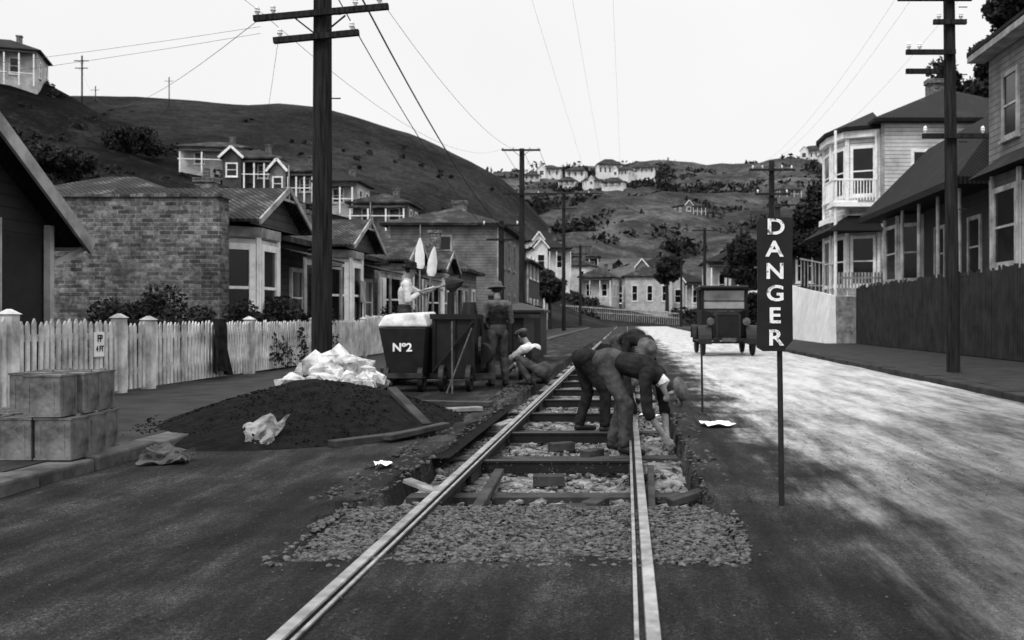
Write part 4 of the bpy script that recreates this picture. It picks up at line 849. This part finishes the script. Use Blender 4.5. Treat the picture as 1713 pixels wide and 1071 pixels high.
# ------------------------------------------------------------------ people
def V(*a): return Vector(a)
class Fig:
    def __init__(s,name,origin,yaw=0,scale=1): s.name=name;s.o=Vector(origin);s.yaw=yaw;s.sc=scale;s.p=[]
    def blob(s,p0,p1,r0,r1,lab,lat=None,k=1):
        p0=Vector(p0);p1=Vector(p1)
        if (p1-p0).length<1e-5: p1=p0+Vector((0,0,.001))
        s.p.append((p0,p1,r0,r1,lab,lat,k))
    def basis(s,q):
        p0,p1,r0,r1,lab,lat,k=q; a=(p1-p0).normalized()
        u=Vector(lat) if lat is not None else a.orthogonal(); u=(u-a*u.dot(a))
        if u.length<1e-4: u=a.orthogonal()
        u.normalize(); return a,u,a.cross(u)
    def hand(s,w,d,n,side,curl=1.0):
        w=Vector(w);d=Vector(d).normalized();n=Vector(n);n=(n-d*n.dot(d)).normalized();l=d.cross(n)
        s.blob(w-d*.02,w+d*.075,.022,.018,'skin',l,1.85)
        for i in range(4):
            b=w+d*.085+l*(i-1.5)*.0235; L=(.036,.043,.039,.030)[i] if side>0 else (.030,.039,.043,.036)[i]; an=.25*curl; p=b
            for j in range(3):
                e=p+(d*math.cos(an)+n*math.sin(an))*L*(1,.8,.65)[j]; s.blob(p,e,.0100-.001*j,.0094-.001*j,'skin'); p=e; an+=.6*curl
        b=w+d*.02+l*(-side)*.03; e=b+(d*.6+l*(-side)*.65+n*.35).normalized()*.045; s.blob(b,e,.014,.012,'skin'); s.blob(e,e+(d*.8+l*(-side)*.1+n*.5).normalized()*.035,.012,.010,'skin')
    def head(s,neck,c,f,u):
        neck=Vector(neck);c=Vector(c);f=Vector(f).normalized();u=Vector(u);u=(u-f*u.dot(f)).normalized();l=f.cross(u)
        s.hc=(c,f,u,l)
        s.blob(neck,c-u*.05-f*.012,.056,.050,'skin')
        s.blob(c-f*.028+u*.022,c+f*.010+u*.026,.080,.074,'head',l,.92)
        s.blob(c+f*.022-u*.015,c+f*.038-u*.082,.058,.034,'head',l,1.02)
        s.blob(c+f*.082+u*.014,c+f*.104-u*.022,.008,.013,'head')
        s.blob(c+f*.068+u*.032-l*.03,c+f*.068+u*.032+l*.03,.014,.014,'head')
        s.blob(c+f*.076-u*.056-l*.014,c+f*.076-u*.056+l*.014,.009,.009,'head')
        for q in (-1,1): s.blob(c+l*q*.076+u*.018,c+l*q*.080-u*.018,.015,.010,'head',f,1.4)
    def build(s,mats,hat=None):
        M4=Matrix.Translation(s.o)@Matrix.Rotation(s.yaw,4,'Z')@Matrix.Scale(s.sc,4)
        vs=[];fs=[];n=14
        for q in s.p:
            p0,p1,r0,r1,lab,lat,k=q; a,u,w=s.basis(q); rings=[]
            for ph in (-85,-55,-25): x=math.radians(ph); rings.append((p0+a*r0*math.sin(x),r0*math.cos(x)))
            rings.append((p0,r0));rings.append((p1,r1))
            for ph in (25,55,85): x=math.radians(ph); rings.append((p1+a*r1*math.sin(x),r1*math.cos(x)))
            b=len(vs)
            for c,r in rings:
                for i in range(n): t=2*math.pi*i/n; vs.append(tuple(c+u*math.cos(t)*r*k+w*math.sin(t)*r))
            m=len(rings)
            for j in range(m-1):
                for i in range(n): i2=(i+1)%n; fs.append((b+j*n+i,b+j*n+i2,b+(j+1)*n+i2,b+(j+1)*n+i))
            fs.append(tuple(b+n-1-i for i in range(n))); fs.append(tuple(b+(m-1)*n+i for i in range(n)))
        me=bpy.data.meshes.new('tmp'); me.from_pydata(vs,[],fs); o=bpy.data.objects.new('tmp',me); scene.collection.objects.link(o)
        rm=o.modifiers.new('r','REMESH'); rm.mode='VOXEL'; rm.voxel_size=.0075; sm=o.modifiers.new('s','SMOOTH'); sm.factor=.5; sm.iterations=3
        dg=bpy.context.evaluated_depsgraph_get(); body=bpy.data.meshes.new_from_object(o.evaluated_get(dg)); bpy.data.objects.remove(o)
        nv=len(body.vertices); co=np.empty(nv*3); body.vertices.foreach_get('co',co); co=co.reshape(-1,3)
        best=np.full(nv,9.);lab=np.zeros(nv,int); labs=['shirt','vest','trousers','skin','boot','hair','head']
        for q in s.p:
            p0,p1,r0,r1,lb,lat,k=q; a,u,w=[np.array(t) for t in s.basis(q)]; P0=np.array(p0); L=(p1-p0).length
            d=co-P0; t=np.clip(d@a,0,L); e=d-t[:,None]*a; dd=np.sqrt((e@u/k)**2+(e@w)**2+(e@a)**2)-(r0+(r1-r0)*t/L)
            m=dd<best; best[m]=dd[m]; lab[m]=labs.index(lb)
        c,f,u,l=[np.array(t) for t in s.hc]; d=co-c; hm=(lab==6); hair=hm&((d@u>.045)|((d@f<-.015)&(d@u>-.05))); lab[hm]=3; lab[hair]=5
        nor=np.empty(nv*3); body.vertices.foreach_get('normal',nor); nor=nor.reshape(-1,3)
        for i in range(nv):
            if lab[i] in (0,1,2):
                x,y,z=co[i]; h=1-4*abs(mnoise.noise(Vector((x*8+s.o.x*7,y*8,z*7)))); h2=mnoise.noise(Vector((x*18,y*18,z*26)))
                co[i]+=nor[i]*(h*.004+h2*.004+.003)
        body.vertices.foreach_set('co',co.ravel())
        np_=len(body.polygons); mi=np.zeros(np_,int)
        for p in body.polygons: mi[p.index]=lab[p.vertices[0]]
        body.materials.clear()
        for q in labs[:6]: body.materials.append(mats[q])
        body.polygons.foreach_set('material_index',mi.astype(np.int32)); body.polygons.foreach_set('use_smooth',[True]*np_); body.update()
        g=bpy.data.objects.new(s.name,None); g.matrix_world=M4; scene.collection.objects.link(g)
        ob=bpy.data.objects.new('body',body); scene.collection.objects.link(ob); ob.parent=g
        c,f,u,l=s.hc
        ey=MB()
        for q in (-1,1): ey.lathe(c+l*q*.03+f*.072+u*.014,[(-.009,0),(-.006,.007),(0,.009),(.006,.007),(.009,0)],8,f)
        e=mk('eyes',ey.v,ey.f,m_hair); e.parent=g
        if hat:
            h=MB(); up=(u-f*.12).normalized()
            if hat=='cap':
                h.lathe(c+u*.042-f*.012,[(0,.094),(.02,.113),(.045,.116),(.066,.09),(.076,.0)],18,up)
                h.hexa([c+f*.06+u*.045-l*.07,c+f*.06+u*.045+l*.07,c+f*.145+u*.03+l*.045,c+f*.145+u*.03-l*.045,c+f*.06+u*.057-l*.07,c+f*.06+u*.057+l*.07,c+f*.145+u*.04+l*.045,c+f*.145+u*.04-l*.045])
            else:
                h.lathe(c+u*.045-f*.012,[(-.008,.155),(.0,.16),(.008,.155),(.006,.100),(.06,.094),(.1,.085),(.115,.06),(.095,.0)],20,up); h.lathe(c+u*.045-f*.012,[(-.008,.155),(-.004,.09)],20,up)
            e=mk('hat',h.v,h.f,mats['hat'],smooth=True); e.parent=g
        return g
def leg(F,hip,knee,ank,toe,r=(.088,.066,.058)):
    F.blob(hip,knee,r[0],r[1],'trousers'); F.blob(knee,Vector(ank)+Vector((0,0,.04)),r[1],r[2],'trousers'); k=Vector(knee);a=Vector(ank); F.blob(k.lerp(a,.15),k.lerp(a,.5),.062,.058,'trousers')
    ank=Vector(ank);toe=Vector(toe); F.blob(ank+V(0,0,.02),ank-V(0,0,.02),.046,.048,'boot'); d=(toe-ank); F.blob(ank-V(0,0,.028)-d*.15,toe,.042,.034,'boot',d.cross(V(0,0,1)),1.15)
def arm(F,sh,el,wr,lab1='shirt',lab2='shirt',bare=False):
    F.blob(sh,el,.058,.045,lab1); wr=Vector(wr);el=Vector(el)
    if bare: m=el.lerp(wr,.15); F.blob(el,m,.05,.05,lab2); F.blob(m,wr,.038,.025,'skin')
    else: F.blob(el,el.lerp(wr,.9),.046,.036,lab2); F.blob(el.lerp(wr,.85),wr,.028,.025,'skin')
def torso(F,pel,ch,nk,lat,lab='vest',w=1):
    pel=Vector(pel);ch=Vector(ch);nk=Vector(nk); mid=pel.lerp(ch,.45)
    F.blob(pel,pel.lerp(mid,.5),.108,.105,'trousers',lat,1.35); F.blob(mid,ch,.100,.118,lab,lat,1.38); F.blob(ch,ch.lerp(nk,.6),.112,.08,lab,lat,1.45); F.blob(ch.lerp(nk,.6),nk,.066,.058,'shirt')
def outfit(shirt=m_cloth_w,vest=m_cloth_d,tr=m_cloth_m,hat=m_felt): return dict(shirt=shirt,vest=vest,trousers=tr,skin=m_skin,boot=m_boot,hair=m_hair,hat=hat)
UP=V(0,0,1)
def bender(name,o,yaw,sc,mats,hat,droop=.0):
    F=Fig(name,o,yaw,sc)
    ch=V(0,.24,.93-droop); nk=V(0,.43,.85-droop*1.4)
    torso(F,(0,-.12,.87),ch,nk,(1,0,0))
    F.blob((-.08,-.13,.86),(.08,-.13,.86),.105,.105,'trousers')
    sh0=ch.lerp(nk,.45)
    F.blob(sh0+V(-.15,0,-.0),sh0+V(.15,0,-.0),.07,.07,'vest')
    fy=(.0,.22)
    for s in (-1,1):
        o2=fy[0] if s<0 else fy[1]
        leg(F,(s*.09,-.12,.84),(s*.12,-.02+o2*.6,.46),(s*.13,-.12+o2,.075),(s*.16,.06+o2,.038))
        sh=sh0+V(s*.19,.0,-.03); el=V(s*.22,sh.y+.03,sh.z-.29); wr=V(s*.1,sh.y+.10+(.06 if s>0 else 0),el.z-.25)
        lb='shirt' if mats.get('sleeves')=='s' else 'vest'
        arm(F,sh,el,wr,lb,lb,bare=mats.get('bare',False))
        d=(Vector(wr)-Vector(el)).normalized(); F.hand(wr,d,(-s*.6,-.3,-.2),s,.9)
    F.head(nk,nk+V(0,.10,-.09),(0,.25,-.97),(0,.97,.25)); return F.build(mats,hat)
m1=outfit(); m1['sleeves']='v'; m1['bare']=True
bender('bending_worker',(-.06,9.25,-.13),math.radians(-112),.98,m1,'cap',.13)
m2=outfit(shirt=m_cloth_d,tr=m_cloth_d); bender('bending_worker',(-.36,10.9,-.13),math.radians(-70),.93,m2,'cap',.1)
m3=outfit(shirt=m_cloth_m); bender('bending_worker',(.0,14.6,-.13),math.radians(-150),1.03,m3,'hat',.0)
F=Fig('standing_worker',(-2.06,16.3,.0),math.radians(25),.95)
torso(F,(0,0,.93),(0,-.0,1.26),(0,.03,1.47),(1,0,0)); F.blob((-.15,0,1.39),(.15,0,1.39),.068,.068,'shirt')
leg(F,(-.09,0,.9),(-.11,.04,.5),(-.12,-.03,.075),(-.14,.14,.038)); leg(F,(.09,0,.9),(.12,.08,.5),(.15,.06,.075),(.17,.22,.038))
for s in (-1,1):
    arm(F,(s*.19,.0,1.38),(s*.25,.06,1.1),(s*.14,.28,1.02)); F.hand((s*.14,.28,1.02),(-s*.4,.9,-.1),(0,0,-1),s,1.1)
F.head((0,.03,1.46),(0,.07,1.62),(.1,.96,-.25),UP); F.build(outfit(shirt=m_felt,tr=m_cloth_m),'hat')
F=Fig('crouching_worker',(-1.42,16.6,-.0),math.radians(60),1.0)
torso(F,(0,-.1,.24),(0,.12,.5),(0,.24,.66),(1,0,0)); F.blob((-.15,.17,.6),(.15,.17,.6),.072,.072,'shirt'); F.blob((-.08,-.1,.22),(.08,-.1,.22),.1,.1,'trousers')
for s in (-1,1):
    leg(F,(s*.1,-.08,.24),(s*.2,.28,.44 if s<0 else .40),(s*.16,.1 if s<0 else -.0,.075),(s*.18,.28 if s<0 else .16,.038))
    arm(F,(s*.19,.19,.6),(s*.22,.40,.45),(s*.1,.58,.30)); F.hand((s*.1,.58,.30),(-s*.2,.6,-.6),(-s*.3,-.4,-.6),s,1)
F.head((0,.24,.66),(0,.35,.79),(0,.8,-.6),(0,.6,.8)); F.build(outfit(),'cap')
F=Fig('shovelling_worker',(-3.72,17.0,.28),math.radians(-75),1.0)
torso(F,(0,0,.93),(0,.02,1.26),(0,.06,1.46),(1,0,0),'shirt'); F.blob((-.15,.02,1.38),(.15,.02,1.38),.068,.068,'shirt')
leg(F,(-.1,0,.9),(-.13,.12,.5),(-.14,.05,.075),(-.16,.22,.038)); leg(F,(.1,0,.9),(.12,.0,.5),(.13,-.12,.075),(.14,.06,.038))
arm(F,(-.19,.03,1.37),(-.22,.28,1.24),(-.06,.52,1.33)); F.hand((-.06,.52,1.33),(.5,.6,.05),(0,0,-1),-1,1.5)
arm(F,(.19,.03,1.37),(.27,.05,1.1),(.14,.24,1.24)); F.hand((.14,.24,1.24),(-.5,.7,.0),(0,0,-1),1,1.5)
F.head((0,.06,1.46),(0,.11,1.61),(0,.95,-.25),UP); F.build(outfit(hat=m_cloth_d),'hat')
shovel('shovel',(-3.72,16.93,1.48),(-2.98,16.80,1.64),m_iron,.28,1.1)
# ------------------------------------------------------------------ world, sun, camera
wd=bpy.data.worlds.new('World'); scene.world=wd; wd.use_nodes=True; nt=wd.node_tree; bg=nt.nodes['Background']
sky=nt.nodes.new('ShaderNodeTexSky'); sky.sky_type='NISHITA'; sky.sun_disc=False; el=math.radians(50); az=math.radians(205)
sky.sun_elevation=el; sky.sun_rotation=az; sky.dust_density=6; sky.air_density=1.5
bw=nt.nodes.new('ShaderNodeRGBToBW'); nt.links.new(sky.outputs[0],bw.inputs[0])
mz=math_n(nt,'MULTIPLY_ADD',bw.outputs[0],.12,8.8)
tc=nt.nodes.new('ShaderNodeTexCoord'); sx=nt.nodes.new('ShaderNodeSeparateXYZ'); nt.links.new(tc.outputs['Generated'],sx.inputs[0])
mr=nt.nodes.new('ShaderNodeMapRange'); mr.interpolation_type='SMOOTHSTEP'; nt.links.new(sx.outputs['Z'],mr.inputs[0]); mr.inputs[1].default_value=.32; mr.inputs[2].default_value=.9; mr.inputs[3].default_value=1; mr.inputs[4].default_value=2.2
cl=noise_n(nt,tc.outputs['Generated'],1.6,4,.5)
mz=math_n(nt,'MULTIPLY',mz,mr.outputs[0]); mz=math_n(nt,'MULTIPLY',mz,math_n(nt,'MULTIPLY_ADD',cl,.25,.875))
nt.links.new(mz,bg.inputs['Color']); bg.inputs['Strength'].default_value=.1
sl=bpy.data.lights.new('sun','SUN'); sl.energy=1.5; sl.angle=math.radians(12); sl.color=(1,1,1); so=bpy.data.objects.new('sun',sl); scene.collection.objects.link(so)
d=Vector((math.sin(az)*math.cos(el),math.cos(az)*math.cos(el),math.sin(el))); so.rotation_euler=d.to_track_quat('Z','Y').to_euler(); so.location=(0,0,50)
cam=bpy.data.cameras.new('camera'); co=bpy.data.objects.new('camera',cam); scene.collection.objects.link(co); scene.camera=co
co.location=(0,0,1.1); co.rotation_euler=(math.radians(90),0,0); cam.sensor_width=36; cam.lens=35.73; cam.shift_x=-.1118; cam.shift_y=-.002
cam.clip_start=.05; cam.clip_end=6000; cam.dof.use_dof=True; cam.dof.focus_distance=6.8; cam.dof.aperture_fstop=4.0
scene.view_settings.view_transform='Standard'; scene.view_settings.look='None'; scene.view_settings.exposure=0
